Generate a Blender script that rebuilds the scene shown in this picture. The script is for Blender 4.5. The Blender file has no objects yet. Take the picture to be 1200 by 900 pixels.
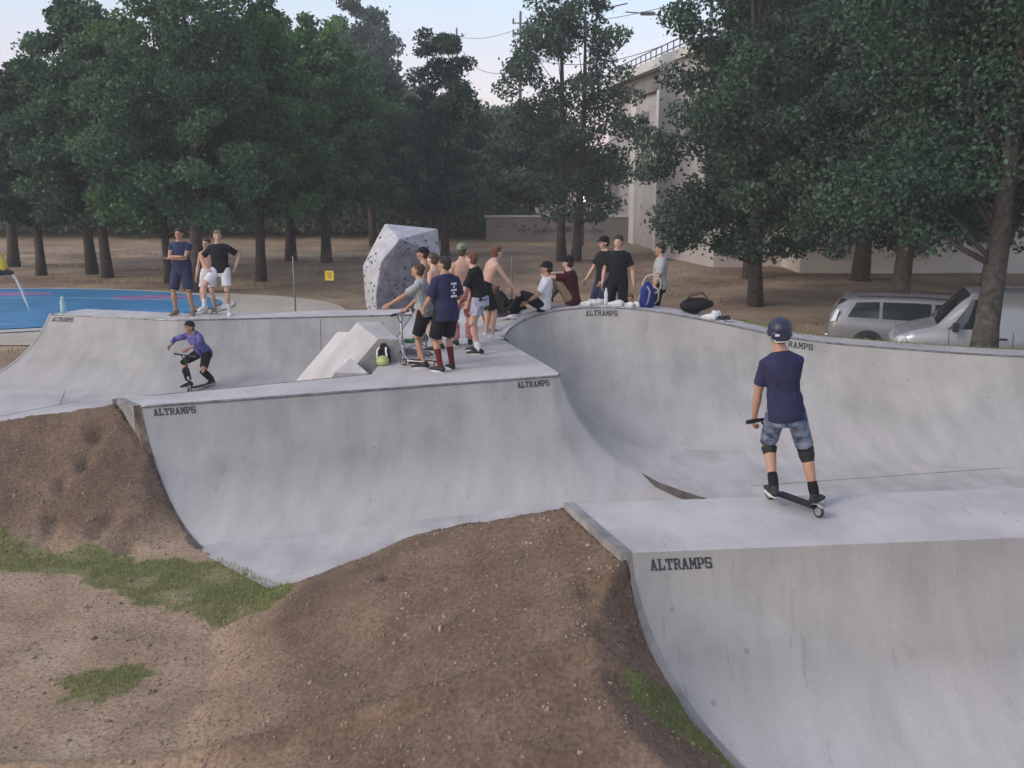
import bpy, bmesh, math, random
import numpy as np
from mathutils import Vector, Matrix

SC = bpy.context.scene
C = SC.collection
R = math.radians

# ------------------------------------------------------------------ camera, sky, sun, exposure
PITCH = R(12.26); CAMZ = 4.2; FPX = 1150.0
cam_d = bpy.data.cameras.new("camera"); cam = bpy.data.objects.new("camera", cam_d); C.objects.link(cam)
cam.location = (0, 0, CAMZ); cam.rotation_euler = (math.pi/2 - PITCH, 0, 0)
cam_d.sensor_width = 36; cam_d.lens = 36*FPX/1200; cam_d.clip_end = 3000; cam_d.clip_start = 0.1
SC.camera = cam

SUN_AZ, SUN_EL = R(-120), R(16)          # azimuth from +Y towards +X
W = bpy.data.worlds.new("World"); SC.world = W; W.use_nodes = True
nt = W.node_tree; nt.nodes.clear()
def N(t, typ, **kw):
    n = t.nodes.new(typ)
    for k, v in kw.items(): setattr(n, k, v)
    return n
sky = N(nt, 'ShaderNodeTexSky', sky_type='NISHITA', sun_disc=False, sun_elevation=SUN_EL, sun_rotation=SUN_AZ,
        air_density=1.0, dust_density=2.0, ozone_density=1.5)
bg1 = N(nt, 'ShaderNodeBackground'); bg1.inputs['Strength'].default_value = 0.075
nt.links.new(sky.outputs[0], bg1.inputs[0])
tc = N(nt, 'ShaderNodeTexCoord'); sep = N(nt, 'ShaderNodeSeparateXYZ'); nt.links.new(tc.outputs['Generated'], sep.inputs[0])
ramp = N(nt, 'ShaderNodeValToRGB'); nt.links.new(sep.outputs['Z'], ramp.inputs[0])
cr = ramp.color_ramp
cr.elements[0].position = 0.0; cr.elements[0].color = (0.72, 0.50, 0.58, 1)
cr.elements[1].position = 1.0; cr.elements[1].color = (0.50, 0.455, 0.50, 1)
e = cr.elements.new(0.06); e.color = (0.78, 0.60, 0.70, 1)
e = cr.elements.new(0.115); e.color = (0.70, 0.62, 0.74, 1)
e = cr.elements.new(0.16); e.color = (0.58, 0.66, 0.79, 1)
e = cr.elements.new(0.22); e.color = (0.47, 0.55, 0.68, 1)
# thin high cloud
mp = N(nt, 'ShaderNodeMapping'); mp.inputs['Scale'].default_value = (1.2, 1.2, 6)
nt.links.new(tc.outputs['Generated'], mp.inputs[0])
cl = N(nt, 'ShaderNodeTexNoise'); cl.inputs['Scale'].default_value = 3.0; cl.inputs['Detail'].default_value = 5
nt.links.new(mp.outputs[0], cl.inputs[0])
clr = N(nt, 'ShaderNodeMapRange'); clr.inputs[1].default_value = 0.45; clr.inputs[2].default_value = 0.75; clr.inputs[4].default_value = 0.35
nt.links.new(cl.outputs[0], clr.inputs[0])
mx = N(nt, 'ShaderNodeMixRGB'); nt.links.new(clr.outputs[0], mx.inputs[0]); nt.links.new(ramp.outputs[0], mx.inputs[1]); mx.inputs[2].default_value = (0.80, 0.76, 0.84, 1)
bg2 = N(nt, 'ShaderNodeBackground'); nt.links.new(mx.outputs[0], bg2.inputs[0]); bg2.inputs['Strength'].default_value = 0.55
add = N(nt, 'ShaderNodeAddShader'); nt.links.new(bg1.outputs[0], add.inputs[0]); nt.links.new(bg2.outputs[0], add.inputs[1])
wo = N(nt, 'ShaderNodeOutputWorld'); nt.links.new(add.outputs[0], wo.inputs[0])

sd = bpy.data.lights.new("sun", 'SUN'); sd.energy = 0.85; sd.angle = R(16); sd.color = (1.0, 0.93, 0.88)
so = bpy.data.objects.new("sun", sd); C.objects.link(so)
sdir = Vector((math.sin(SUN_AZ)*math.cos(SUN_EL+.35), math.cos(SUN_AZ)*math.cos(SUN_EL+.35), math.sin(SUN_EL+.35)))
so.rotation_euler = sdir.to_track_quat('Z', 'Y').to_euler()
SC.view_settings.view_transform = 'Standard'; SC.view_settings.look = 'None'
SC.view_settings.gamma = 1; SC.view_settings.use_curve_mapping = False
SC.view_settings.exposure = 0.62

# ------------------------------------------------------------------ helpers
def at(px, py, z=None, d=None):
    """world point seen at photo pixel (px,py), on height z or at distance d"""
    a = math.atan((py-450)/FPX) + PITCH
    if z is not None: d = (CAMZ-z)/math.tan(a)
    else: z = CAMZ - d*math.tan(a)
    zc = d*math.cos(PITCH) + (CAMZ-z)*math.sin(PITCH)
    return Vector(((px-600)/FPX*zc, d, z))

def tag(o, label=None, cat=None, group=None, kind=None):
    if label: o['label'] = label
    if cat: o['category'] = cat
    if group: o['group'] = group
    if kind: o['kind'] = kind
    return o

def empty(name, loc=(0, 0, 0), rz=0.0, **kw):
    o = bpy.data.objects.new(name, None); C.objects.link(o); o.location = loc; o.rotation_euler = (0, 0, rz)
    o.empty_display_size = 0.1
    return tag(o, **kw)

def link(name, me, mat=None, parent=None, smooth=False):
    o = bpy.data.objects.new(name, me); C.objects.link(o)
    if mat is not None:
        for m in (mat if isinstance(mat, (list, tuple)) else [mat]): me.materials.append(m)
    if parent: o.parent = parent
    if smooth: me.shade_smooth()
    return o

def obj(name, bm, mat=None, parent=None, smooth=False):
    me = bpy.data.meshes.new(name); bm.to_mesh(me); bm.free()
    return link(name, me, mat, parent, smooth)

def mesh_np(name, V, F, mat=None, parent=None, smooth=False):
    """V (n,3) float, F (m,k) int with constant k"""
    me = bpy.data.meshes.new(name)
    V = np.asarray(V, np.float32); F = np.asarray(F, np.int32); k = F.shape[1]
    me.vertices.add(len(V)); me.vertices.foreach_set('co', V.ravel())
    me.loops.add(F.size); me.loops.foreach_set('vertex_index', F.ravel())
    me.polygons.add(len(F)); me.polygons.foreach_set('loop_start', np.arange(0, F.size, k, dtype=np.int32))
    me.update(calc_edges=True); me.validate()
    return link(name, me, mat, parent, smooth)

def box(bm, c, s, rot=None, bev=0):
    M = Matrix.Translation(c) @ (rot.to_4x4() if rot else Matrix.Identity(4)) @ Matrix.Diagonal((s[0], s[1], s[2], 1))
    r = bmesh.ops.create_cube(bm, size=1.0, matrix=M)
    if bev:
        es = list({e for v in r['verts'] for e in v.link_edges})
        bmesh.ops.bevel(bm, geom=es, offset=bev, segments=2, affect='EDGES', profile=0.5)

def bez(p):  # Catmull-Rom resample of a list of tuples
    return p

def tube(bm, pts, rad, ref=(0, 0, 1), seg=12, cap=True):
    """tube through pts; rad = list of r or (ra,rb): ra along 'ref' made perpendicular, rb across"""
    pts = [Vector(p) for p in pts]
    if not isinstance(rad, (list, tuple)): rad = [rad]*len(pts)
    rad = [(r, r) if not isinstance(r, (list, tuple)) else r for r in rad]
    ref = Vector(ref)
    if cap:  # rounded caps
        def capend(p, q, r):
            t = (p-q).normalized(); m = min(r)
            return [(p+t*m*0.55, (r[0]*0.75, r[1]*0.75)), (p+t*m*0.9, (r[0]*0.3, r[1]*0.3))]
        a = capend(pts[0], pts[1], rad[0]); b = capend(pts[-1], pts[-2], rad[-1])
        pts = [a[1][0], a[0][0]] + pts + [b[0][0], b[1][0]]
        rad = [a[1][1], a[0][1]] + list(rad) + [b[0][1], b[1][1]]
    rings = []; n = len(pts); prev = None
    for i in range(n):
        t = (pts[min(i+1, n-1)] - pts[max(i-1, 0)])
        if t.length < 1e-9: t = Vector((0, 0, 1))
        t.normalize()
        r = ref - t*ref.dot(t)
        if r.length < 0.15:
            r = prev - t*prev.dot(t) if prev else Vector((1, 0, 0)) - t*t.x
            if r.length < 1e-3: r = Vector((0, 1, 0)) - t*t.y
        a = r.normalized(); prev = a
        b = t.cross(a)
        rings.append([bm.verts.new(pts[i] + a*(rad[i][0]*math.cos(2*math.pi*k/seg)) + b*(rad[i][1]*math.sin(2*math.pi*k/seg))) for k in range(seg)])
    for i in range(n-1):
        for k in range(seg):
            bm.faces.new((rings[i][k], rings[i][(k+1) % seg], rings[i+1][(k+1) % seg], rings[i+1][k]))
    bm.faces.new(list(reversed(rings[0]))); bm.faces.new(rings[-1])

def ball(bm, c, r, sub=2, rot=None):
    if not isinstance(r, (list, tuple)): r = (r, r, r)
    M = Matrix.Translation(Vector(c)) @ (rot.to_4x4() if rot else Matrix.Identity(4)) @ Matrix.Diagonal((r[0], r[1], r[2], 1))
    bmesh.ops.create_icosphere(bm, subdivisions=sub, radius=1.0, matrix=M)

def remesh(bm, voxel, smooth=3):
    me = bpy.data.meshes.new('tmp'); bm.to_mesh(me); bm.free()
    o = bpy.data.objects.new('tmp', me); C.objects.link(o)
    m = o.modifiers.new('r', 'REMESH'); m.mode = 'VOXEL'; m.voxel_size = voxel; m.use_smooth_shade = True
    if smooth:
        s = o.modifiers.new('s', 'SMOOTH'); s.factor = 0.5; s.iterations = smooth
    dg = bpy.context.evaluated_depsgraph_get()
    out = bpy.data.meshes.new_from_object(o.evaluated_get(dg))
    bpy.data.objects.remove(o); bpy.data.meshes.remove(me)
    return out

# ------------------------------------------------------------------ materials
def lin(h):
    h = h.lstrip('#'); v = [int(h[i:i+2], 16)/255 for i in (0, 2, 4)]
    return tuple((c/12.92 if c <= .04045 else ((c+.055)/1.055)**2.4) for c in v)

def mat(name, col, rough=0.8, var=0.15, scale=6.0, bump=0.0, bscale=40.0, metal=0.0, spec=0.5, col2=None, trans=0.0, detail=6):
    m = bpy.data.materials.new(name); m.use_nodes = True; t = m.node_tree
    b = t.nodes['Principled BSDF']
    b.inputs['Roughness'].default_value = rough; b.inputs['Metallic'].default_value = metal
    b.inputs['Specular IOR Level'].default_value = spec
    tcn = N(t, 'ShaderNodeTexCoord')
    no = N(t, 'ShaderNodeTexNoise'); no.inputs['Scale'].default_value = scale; no.inputs['Detail'].default_value = detail
    t.links.new(tcn.outputs['Object'], no.inputs[0])
    rp = N(t, 'ShaderNodeValToRGB'); t.links.new(no.outputs[0], rp.inputs[0])
    c2 = col2 if col2 else tuple(c*(1+var*2) for c in col)
    c1 = tuple(c*(1-var*2) for c in col) if not col2 else col
    rp.color_ramp.elements[0].position = 0.3; rp.color_ramp.elements[0].color = (*[max(0, c) for c in c1], 1)
    rp.color_ramp.elements[1].position = 0.7; rp.color_ramp.elements[1].color = (*[min(1, c) for c in c2], 1)
    t.links.new(rp.outputs[0], b.inputs['Base Color'])
    if bump:
        nb = N(t, 'ShaderNodeTexNoise'); nb.inputs['Scale'].default_value = bscale; nb.inputs['Detail'].default_value = 5
        t.links.new(tcn.outputs['Object'], nb.inputs[0])
        bp = N(t, 'ShaderNodeBump'); bp.inputs['Strength'].default_value = bump; bp.inputs['Distance'].default_value = 0.02
        t.links.new(nb.outputs[0], bp.inputs['Height']); t.links.new(bp.outputs[0], b.inputs['Normal'])
    if trans:
        b.inputs['Transmission Weight'].default_value = trans
    return m

def concrete(name, base=(0.345, 0.342, 0.345), streak=True, warm=0.5):
    m = bpy.data.materials.new(name); m.use_nodes = True; t = m.node_tree; b = t.nodes['Principled BSDF']
    L = t.links.new
    tcn = N(t, 'ShaderNodeTexCoord')
    n1 = N(t, 'ShaderNodeTexNoise'); n1.inputs['Scale'].default_value = 0.9; n1.inputs['Detail'].default_value = 7; n1.inputs['Roughness'].default_value = 0.6
    L(tcn.outputs['Object'], n1.inputs[0])
    r1 = N(t, 'ShaderNodeValToRGB'); L(n1.outputs[0], r1.inputs[0])
    r1.color_ramp.elements[0].position = 0.34; r1.color_ramp.elements[0].color = (*[c*0.80 for c in base], 1)
    r1.color_ramp.elements[1].position = 0.66; r1.color_ramp.elements[1].color = (*[c*1.14 for c in base], 1)
    # warm rubbed dirt
    n2 = N(t, 'ShaderNodeTexNoise'); n2.inputs['Scale'].default_value = 0.45; n2.inputs['Detail'].default_value = 5
    L(tcn.outputs['Object'], n2.inputs[0])
    mr = N(t, 'ShaderNodeMapRange'); mr.inputs[1].default_value = 0.45; mr.inputs[2].default_value = 0.72; mr.inputs[4].default_value = warm
    L(n2.outputs[0], mr.inputs[0])
    m1 = N(t, 'ShaderNodeMixRGB'); L(mr.outputs[0], m1.inputs[0]); L(r1.outputs[0], m1.inputs[1]); m1.inputs[2].default_value = (base[0]*1.05, base[1]*0.96, base[2]*0.90, 1)
    # wall shade is put into the colour, fading low down to pale floor dust
    sz = N(t, 'ShaderNodeSeparateXYZ'); L(tcn.outputs['Object'], sz.inputs[0])
    nz = N(t, 'ShaderNodeMath', operation='MULTIPLY_ADD'); L(n1.outputs[0], nz.inputs[0]); nz.inputs[1].default_value = .5; L(sz.outputs['Z'], nz.inputs[2])
    dz = N(t, 'ShaderNodeMapRange'); L(nz.outputs[0], dz.inputs[0]); dz.inputs[1].default_value = .28; dz.inputs[2].default_value = .75; dz.inputs[3].default_value = 1 if name == 'concrete_wall' else 0; dz.inputs[4].default_value = 0
    md = N(t, 'ShaderNodeMixRGB'); L(dz.outputs[0], md.inputs[0]); L(m1.outputs[0], md.inputs[1]); md.inputs[2].default_value = (.475, .455, .45, 1); m1 = md
    # trowel streaks
    mp = N(t, 'ShaderNodeMapping'); mp.inputs['Scale'].default_value = (2.6, 0.7, 0.5); mp.inputs['Rotation'].default_value = (0, 0, 0.3)
    L(tcn.outputs['Object'], mp.inputs[0])
    n3 = N(t, 'ShaderNodeTexNoise'); n3.inputs['Scale'].default_value = 1.6; n3.inputs['Detail'].default_value = 6
    L(mp.outputs[0], n3.inputs[0])
    r3 = N(t, 'ShaderNodeMapRange'); r3.inputs[1].default_value = 0.3; r3.inputs[2].default_value = 0.7; r3.inputs[3].default_value = 0.90 if streak else .95; r3.inputs[4].default_value = 1.08 if streak else 1.04
    L(n3.outputs[0], r3.inputs[0])
    m2 = N(t, 'ShaderNodeVectorMath', operation='SCALE'); L(m1.outputs[0], m2.inputs[0]); L(r3.outputs[0], m2.inputs['Scale'])
    # fine grain / pores
    n4 = N(t, 'ShaderNodeTexNoise'); n4.inputs['Scale'].default_value = 55; n4.inputs['Detail'].default_value = 4
    L(tcn.outputs['Object'], n4.inputs[0])
    r4 = N(t, 'ShaderNodeMapRange'); r4.inputs[1].default_value = 0.25; r4.inputs[2].default_value = 0.75; r4.inputs[3].default_value = 0.92; r4.inputs[4].default_value = 1.07
    L(n4.outputs[0], r4.inputs[0])
    m3 = N(t, 'ShaderNodeVectorMath', operation='SCALE'); L(m2.outputs[0], m3.inputs[0]); L(r4.outputs[0], m3.inputs['Scale'])
    mp6 = N(t, 'ShaderNodeMapping'); mp6.inputs['Scale'].default_value = (9, 1.1, 1.3); mp6.inputs['Rotation'].default_value = (0, 0, -.35); L(tcn.outputs['Object'], mp6.inputs[0])
    n6 = N(t, 'ShaderNodeTexNoise'); n6.inputs['Scale'].default_value = 2.2; n6.inputs['Detail'].default_value = 9; n6.inputs['Distortion'].default_value = .6; L(mp6.outputs[0], n6.inputs[0])
    r6 = N(t, 'ShaderNodeMapRange'); r6.inputs[1].default_value = .62; r6.inputs[2].default_value = .72; r6.inputs[3].default_value = 1.0; r6.inputs[4].default_value = .86; L(n6.outputs[0], r6.inputs[0])
    m36 = N(t, 'ShaderNodeVectorMath', operation='SCALE'); L(m3.outputs[0], m36.inputs[0]); L(r6.outputs[0], m36.inputs['Scale']); m3 = m36
    # spots
    vo = N(t, 'ShaderNodeTexVoronoi'); vo.inputs['Scale'].default_value = 2.3; L(tcn.outputs['Object'], vo.inputs['Vector'])
    rs = N(t, 'ShaderNodeMapRange'); rs.inputs[1].default_value = 0.03; rs.inputs[2].default_value = 0.07; rs.inputs[3].default_value = 0.72; rs.inputs[4].default_value = 1.0
    L(vo.outputs['Distance'], rs.inputs[0])
    m4 = N(t, 'ShaderNodeVectorMath', operation='SCALE'); L(m3.outputs[0], m4.inputs[0]); L(rs.outputs[0], m4.inputs['Scale'])
    L(m4.outputs[0], b.inputs['Base Color'])
    b.inputs['Roughness'].default_value = 0.72; b.inputs['Specular IOR Level'].default_value = 0.35
    bp = N(t, 'ShaderNodeBump'); bp.inputs['Strength'].default_value = 0.22; bp.inputs['Distance'].default_value = 0.01
    n5 = N(t, 'ShaderNodeTexNoise'); n5.inputs['Scale'].default_value = 9; n5.inputs['Detail'].default_value = 8; L(tcn.outputs['Object'], n5.inputs[0])
    L(n5.outputs[0], bp.inputs['Height']); L(bp.outputs[0], b.inputs['Normal'])
    return m

M_CON = concrete('concrete_wall')  # darker than floor and deck: part of the walls' shade is in this colour
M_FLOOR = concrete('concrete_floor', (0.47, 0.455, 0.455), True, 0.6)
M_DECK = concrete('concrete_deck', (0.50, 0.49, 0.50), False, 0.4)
M_RAW_SHADE = mat('raw_edge_and_shaded_face', (0.24, 0.235, 0.235), 0.9, 0.15, 5, 0.5, 30)
M_DARKC = mat('dark_concrete', (0.075, 0.07, 0.07), 0.9, 0.2, 5, 0.5, 30)  # darker concrete for the lip of the floor pad
M_SOILC = mat('soil_stained_concrete', (0.13, 0.105, 0.09), 0.95, 0.3, 6, 0.6, 20)
M_STEEL = mat('coping_steel', (0.24, 0.24, 0.25), 0.45, 0.2, 8, metal=0.7)
M_INK = mat('stencil_paint', (0.035, 0.035, 0.045), 0.7, 0.2, 60)
M_JOINT = mat('joint_sealant', (0.16, 0.155, 0.155), 0.9, 0.15, 10)
M_BARK = mat('bark', (0.060, 0.046, 0.040), 0.95, 0.25, 9, 0.9, 25)
M_BARK2 = mat('bark_grey', (0.085, 0.075, 0.072), 0.95, 0.25, 9, 0.9, 25)

def leafmat(name, c1, c2):
    m = bpy.data.materials.new(name); m.use_nodes = True; t = m.node_tree; b = t.nodes['Principled BSDF']; L = t.links.new
    at_ = N(t, 'ShaderNodeAttribute', attribute_name='tint')
    rp = N(t, 'ShaderNodeValToRGB'); L(at_.outputs['Fac'], rp.inputs[0])
    rp.color_ramp.elements[0].color = (*c1, 1); rp.color_ramp.elements[1].color = (*c2, 1)
    L(rp.outputs[0], b.inputs['Base Color']); b.inputs['Roughness'].default_value = 0.65; b.inputs['Specular IOR Level'].default_value = 0.3
    tr = N(t, 'ShaderNodeBsdfTranslucent'); L(rp.outputs[0], tr.inputs[0])
    mx = N(t, 'ShaderNodeMixShader'); mx.inputs[0].default_value = 0.3
    L(b.outputs[0], mx.inputs[1]); L(tr.outputs[0], mx.inputs[2]); L(mx.outputs[0], t.nodes['Material Output'].inputs[0])
    return m
M_LEAF = leafmat('oak_leaves', (0.030, 0.070, 0.046), (0.115, 0.215, 0.11))
M_LEAFB = leafmat('bright_leaves', (0.036, 0.092, 0.044), (0.15, 0.29, 0.11))
M_LEAFD = leafmat('dark_leaves', (0.026, 0.054, 0.044), (0.095, 0.165, 0.105))
M_LEAFF = leafmat('far_leaves', (0.055, 0.085, 0.062), (0.145, 0.20, 0.125))  # lighter than the near leaves: distance haze put into the colour
M_GRASS = leafmat('grass_blades', (0.11, 0.175, 0.045), (0.33, 0.34, 0.14))
M_DRY = leafmat('dry_grass_blades', (0.13, 0.10, 0.055), (0.30, 0.24, 0.15))

# ------------------------------------------------------------------ swept skate walls
def perp(n, d):
    """scale n so that its component normal to direction d is 1"""
    d = Vector((d[0], d[1])).normalized(); n = Vector(n)
    c = abs(n.x*d.y - n.y*d.x)
    return n/c

class Sweep:
    """ctrl: list of (x,y,z, nx,ny, L, zfloor); gives S(s,t), t=0 at lip, 1 at floor"""
    def __init__(s, ctrl, step=0.06):
        P = [np.array(c, float) for c in ctrl]
        out = []
        for a, b in zip(P[:-1], P[1:]):
            n = max(1, int(np.linalg.norm(b[:2]-a[:2])/step))
            if abs(a[3]*b[4]-a[4]*b[3]) > 0.05: n = max(n, 8)
            for k in range(n): out.append(a + (b-a)*k/n)
        out.append(P[-1]); s.c = np.array(out)
        d = np.linalg.norm(np.diff(s.c[:, :3], axis=0), axis=1); s.s = np.concatenate([[0], np.cumsum(d)])
        s.len = s.s[-1]
    def S(s, u, t, off=0.0):
        c = [np.interp(u, s.s, s.c[:, k]) for k in range(7)]
        H = c[2]-c[6]; Lh = max(c[5], H*1.03); Rr = (Lh*Lh+H*H)/(2*H); amax = math.asin(min(1, Lh/Rr))
        a = amax*(1-t)
        dist = Lh - Rr*math.sin(a); z = c[6] + Rr*(1-math.cos(a))
        nn = Vector((c[3], c[4], 0))
        p = Vector((c[0], c[1], 0)) + nn*dist; p.z = z
        if off:
            nm = nn.normalized()*math.sin(a) + Vector((0, 0, math.cos(a))); p += nm*off
        return p
    def mesh(s, name, m, parent, nt_=26, u0=0, u1=None):
        us = [u for u in s.s if u >= u0-1e-6 and (u1 is None or u <= u1+1e-6)]
        V = []; 
        for u in us:
            for j in range(nt_+1): V.append(s.S(u, j/nt_))
        F = [(i*(nt_+1)+j, i*(nt_+1)+j+1, (i+1)*(nt_+1)+j+1, (i+1)*(nt_+1)+j) for i in range(len(us)-1) for j in range(nt_)]
        return mesh_np(name, [tuple(v) for v in V], F, m, parent, True)
    def coping(s, name, m, parent, r=0.028, u0=0, u1=None, seg=8, dz=0.0):
        bm = bmesh.new(); us = [u for u in s.s if u >= u0-1e-6 and (u1 is None or u <= u1+1e-6)][::2]
        tube(bm, [s.S(u, 0, 0.004)+Vector((0, 0, -r*0.55+dz)) for u in us], r, seg=seg, cap=False)
        return obj(name, bm, m, parent, True)
    def side(s, name, m, parent, u, th=0.16, sign=-1, dz=0.012, zb=-0.3):
        """solid end wall whose top follows the profile"""
        d = (s.S(min(u+.1, s.len), 0)-s.S(max(u-.1, 0), 0)); d.z = 0; d.normalize(); d *= sign*th
        bm = bmesh.new(); A = []; n = 24
        for j in range(n+1):
            p = s.S(u, j/n); p.z += dz; A.append(p)
        rows = [[bm.verts.new(p), bm.verts.new(p+d), bm.verts.new((p.x, p.y, zb)), bm.verts.new((p.x+d.x, p.y+d.y, zb))] for p in A]
        for a, b in zip(rows[:-1], rows[1:]):
            bm.faces.new((a[0], a[1], b[1], b[0])); bm.faces.new((a[1], a[3], b[3], b[1])); bm.faces.new((a[2], a[0], b[0], b[2]))
        bm.faces.new((rows[0][0], rows[0][2], rows[0][3], rows[0][1])); bm.faces.new((rows[-1][1], rows[-1][3], rows[-1][2], rows[-1][0]))
        bmesh.ops.recalc_face_normals(bm, faces=bm.faces)
        return obj(name, bm, m, parent)

# slab-serif block capitals, each a list of quads in a 1 x 1.2 cell
def strokes(ch):
    q = lambda x0, y0, x1, y1: [(x0, y0), (x1, y0), (x1, y1), (x0, y1)]
    w = .26
    return {
        'A': [[(.10, 0), (.36, 0), (.62, 1.2), (.38, 1.2)], [(.66, 0), (.92, 0), (.62, 1.2), (.40, 1.2)], q(.3, .32, .72, .52), q(0, 0, .42, .16), q(.58, 0, 1, .16)],
        'L': [q(.14, 0, .14+w, 1.2), q(0, 1.04, .55, 1.2), q(0, 0, .95, .2), q(.75, .1, .95, .48)],
        'T': [q(.37, 0, .63, 1.2), q(.02, 1.0, .98, 1.2), q(.02, .76, .18, 1.1), q(.82, .76, .98, 1.1), q(.22, 0, .78, .16)],
        'R': [q(.12, 0, .38, 1.2), q(0, 1.04, .7, 1.2), q(0, 0, .5, .16), q(.3, .5, .75, .68), q(.66, .6, .9, 1.12), [(.5, .55), (.72, .55), (1.0, .0), (.74, 0)]],
        'M': [q(.08, 0, .28, 1.2), q(.74, 0, .96, 1.2), [(.1, 1.2), (.34, 1.2), (.62, .3), (.44, .3)], [(.94, 1.2), (.70, 1.2), (.42, .3), (.60, .3)], q(0, 0, .38, .15), q(.66, 0, 1.04, .15), q(0, 1.05, .2, 1.2), q(.86, 1.05, 1.04, 1.2)],
        'P': [q(.12, 0, .38, 1.2), q(0, 1.04, .72, 1.2), q(0, 0, .52, .16), q(.3, .42, .76, .6), q(.68, .5, .94, 1.12)],
        'S': [q(.08, 1.0, .92, 1.2), q(.04, .6, .3, 1.12), q(.08, .5, .88, .7), q(.68, .1, .94, .6), q(.06, 0, .88, .2), q(.04, .1, .2, .42), q(.78, .78, .92, 1.1)],
    }[ch]

def lettering(sw, u, width, parent, h=0.085, drop=0.05, flip=False):
    """ALTRAMPS stencilled on the wall just under the lip, starting at arc length u"""
    bm = bmesh.new(); txt = "ALTRAMPS"; cw = width/(len(txt)*1.06)
    # arc length table over t
    tt = np.linspace(0, 0.5, 60); pts = [sw.S(u, t) for t in tt]
    ds = np.concatenate([[0], np.cumsum([(b-a).length for a, b in zip(pts[:-1], pts[1:])])])
    for i, ch in enumerate(txt):
        for k, poly in enumerate(strokes(ch)):
            vs = []
            P = []
            for a, b in zip(poly, poly[1:]+poly[:1]):
                P.append(a); P.append(((a[0]+b[0])/2, (a[1]+b[1])/2))
            for (x, y) in P:
                uu = u + (i*1.06+x)*cw*(-1 if flip else 1)
                down = drop + (1.2-y)/1.2*h
                vs.append(bm.verts.new(sw.S(uu, float(np.interp(down, ds, tt)), 0.004+0.0006*k)))
            bm.faces.new(vs)
    bmesh.ops.recalc_face_normals(bm, faces=bm.faces)
    return obj('lettering', bm, M_INK, parent)

def slab(bm, poly, z, zb, zs=None):
    """prism with top polygon at z (or per-vertex zs)"""
    zs = zs or [z]*len(poly)
    T = [bm.verts.new((p[0], p[1], zz)) for p, zz in zip(poly, zs)]
    B = [bm.verts.new((p[0], p[1], zb)) for p in poly]
    n = len(poly)
    f = bm.faces.new(T)
    for i in range(n): bm.faces.new((T[i], B[i], B[(i+1) % n], T[(i+1) % n]))
    bm.faces.new(list(reversed(B)))
    bmesh.ops.recalc_face_normals(bm, faces=bm.faces)

Z = 1.3
# --- near quarter pipe (A)
A0 = at(740, 648, Z); A1 = at(1200, 630, Z); dA = (A1-A0).normalized()
A2 = A0 + dA*8.0
eA = perp((0.74, -1.0), (dA.x, dA.y))
swA = Sweep([(A0.x, A0.y, Z, eA.x, eA.y, 1.50, 0), (A2.x, A2.y, Z, eA.x, eA.y, 1.50, 0)], 0.12)
bk = Vector((at(672, 590, Z).x-A0.x, at(672, 590, Z).y-A0.y, 0))          # deck depth vector
qa = empty('quarter_pipe', (0, 0, 0), label='nearest concrete quarter pipe, the boy in the helmet on its flat top', cat='skate ramp')
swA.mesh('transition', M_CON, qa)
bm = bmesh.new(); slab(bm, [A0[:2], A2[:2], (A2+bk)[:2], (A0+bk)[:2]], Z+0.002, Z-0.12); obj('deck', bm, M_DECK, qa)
swA.side('side_wall', M_RAW_SHADE, qa, 0, 0.09, -1)
# back bank down to the bowl floor and the curb along the deck's left end
bA0 = A0+bk; bA2 = A2+bk
nb = Vector((-dA.y, dA.x, 0))
swAb = Sweep([(bA0.x, bA0.y, Z, nb.x-.1, nb.y, 1.8, 0), (bA2.x, bA2.y, Z, nb.x-.1, nb.y, 1.8, 0)], 0.3)
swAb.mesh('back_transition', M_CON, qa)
swAb.side('side_wall', M_RAW_SHADE, qa, 0, 0.09, -1)
bm = bmesh.new(); o_ = -dA*0.09; slab(bm, [(A0+o_)[:2], A0[:2], (A0+bk)[:2], (A0+bk+o_)[:2]], Z+0.012, -0.3); obj('side_curb', bm, M_RAW_SHADE, qa)
lettering(swA, 0.13, 0.50, qa, 0.09, 0.055)

# --- middle quarter pipe + bowl lip (one continuous curve)
B0 = at(165, 476, Z); B1 = at(655, 440, Z); dB = (B1-B0).normalized(); nB = Vector((dB.y, -dB.x, 0))
if nB.y > 0: nB = -nB
eB = perp((1.18, -1.53), (dB.x, dB.y))
def LP(px, py, z): p = at(px, py, z); return (p.x, p.y, p.z)
corner = B1 - dB*0.12
ctrl1 = [(B0.x, B0.y, Z, eB.x, eB.y, 1.83, 0),
         (B0.x+dB.x*2.5, B0.y+dB.y*2.5, Z, (eB.x+nB.x)/2, (eB.y+nB.y)/2, 1.85, 0),
         (corner.x, corner.y, Z, nB.x, nB.y, 1.9, 0),
         (B1.x, B1.y+.03, Z, .78, -.62, 1.9, 0),
         (B1.x+.01, B1.y+.2, Z, .98, .15, 1.9, 0)]
p640 = LP(640, 427, Z); p605 = LP(607, 408, Z)
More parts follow.
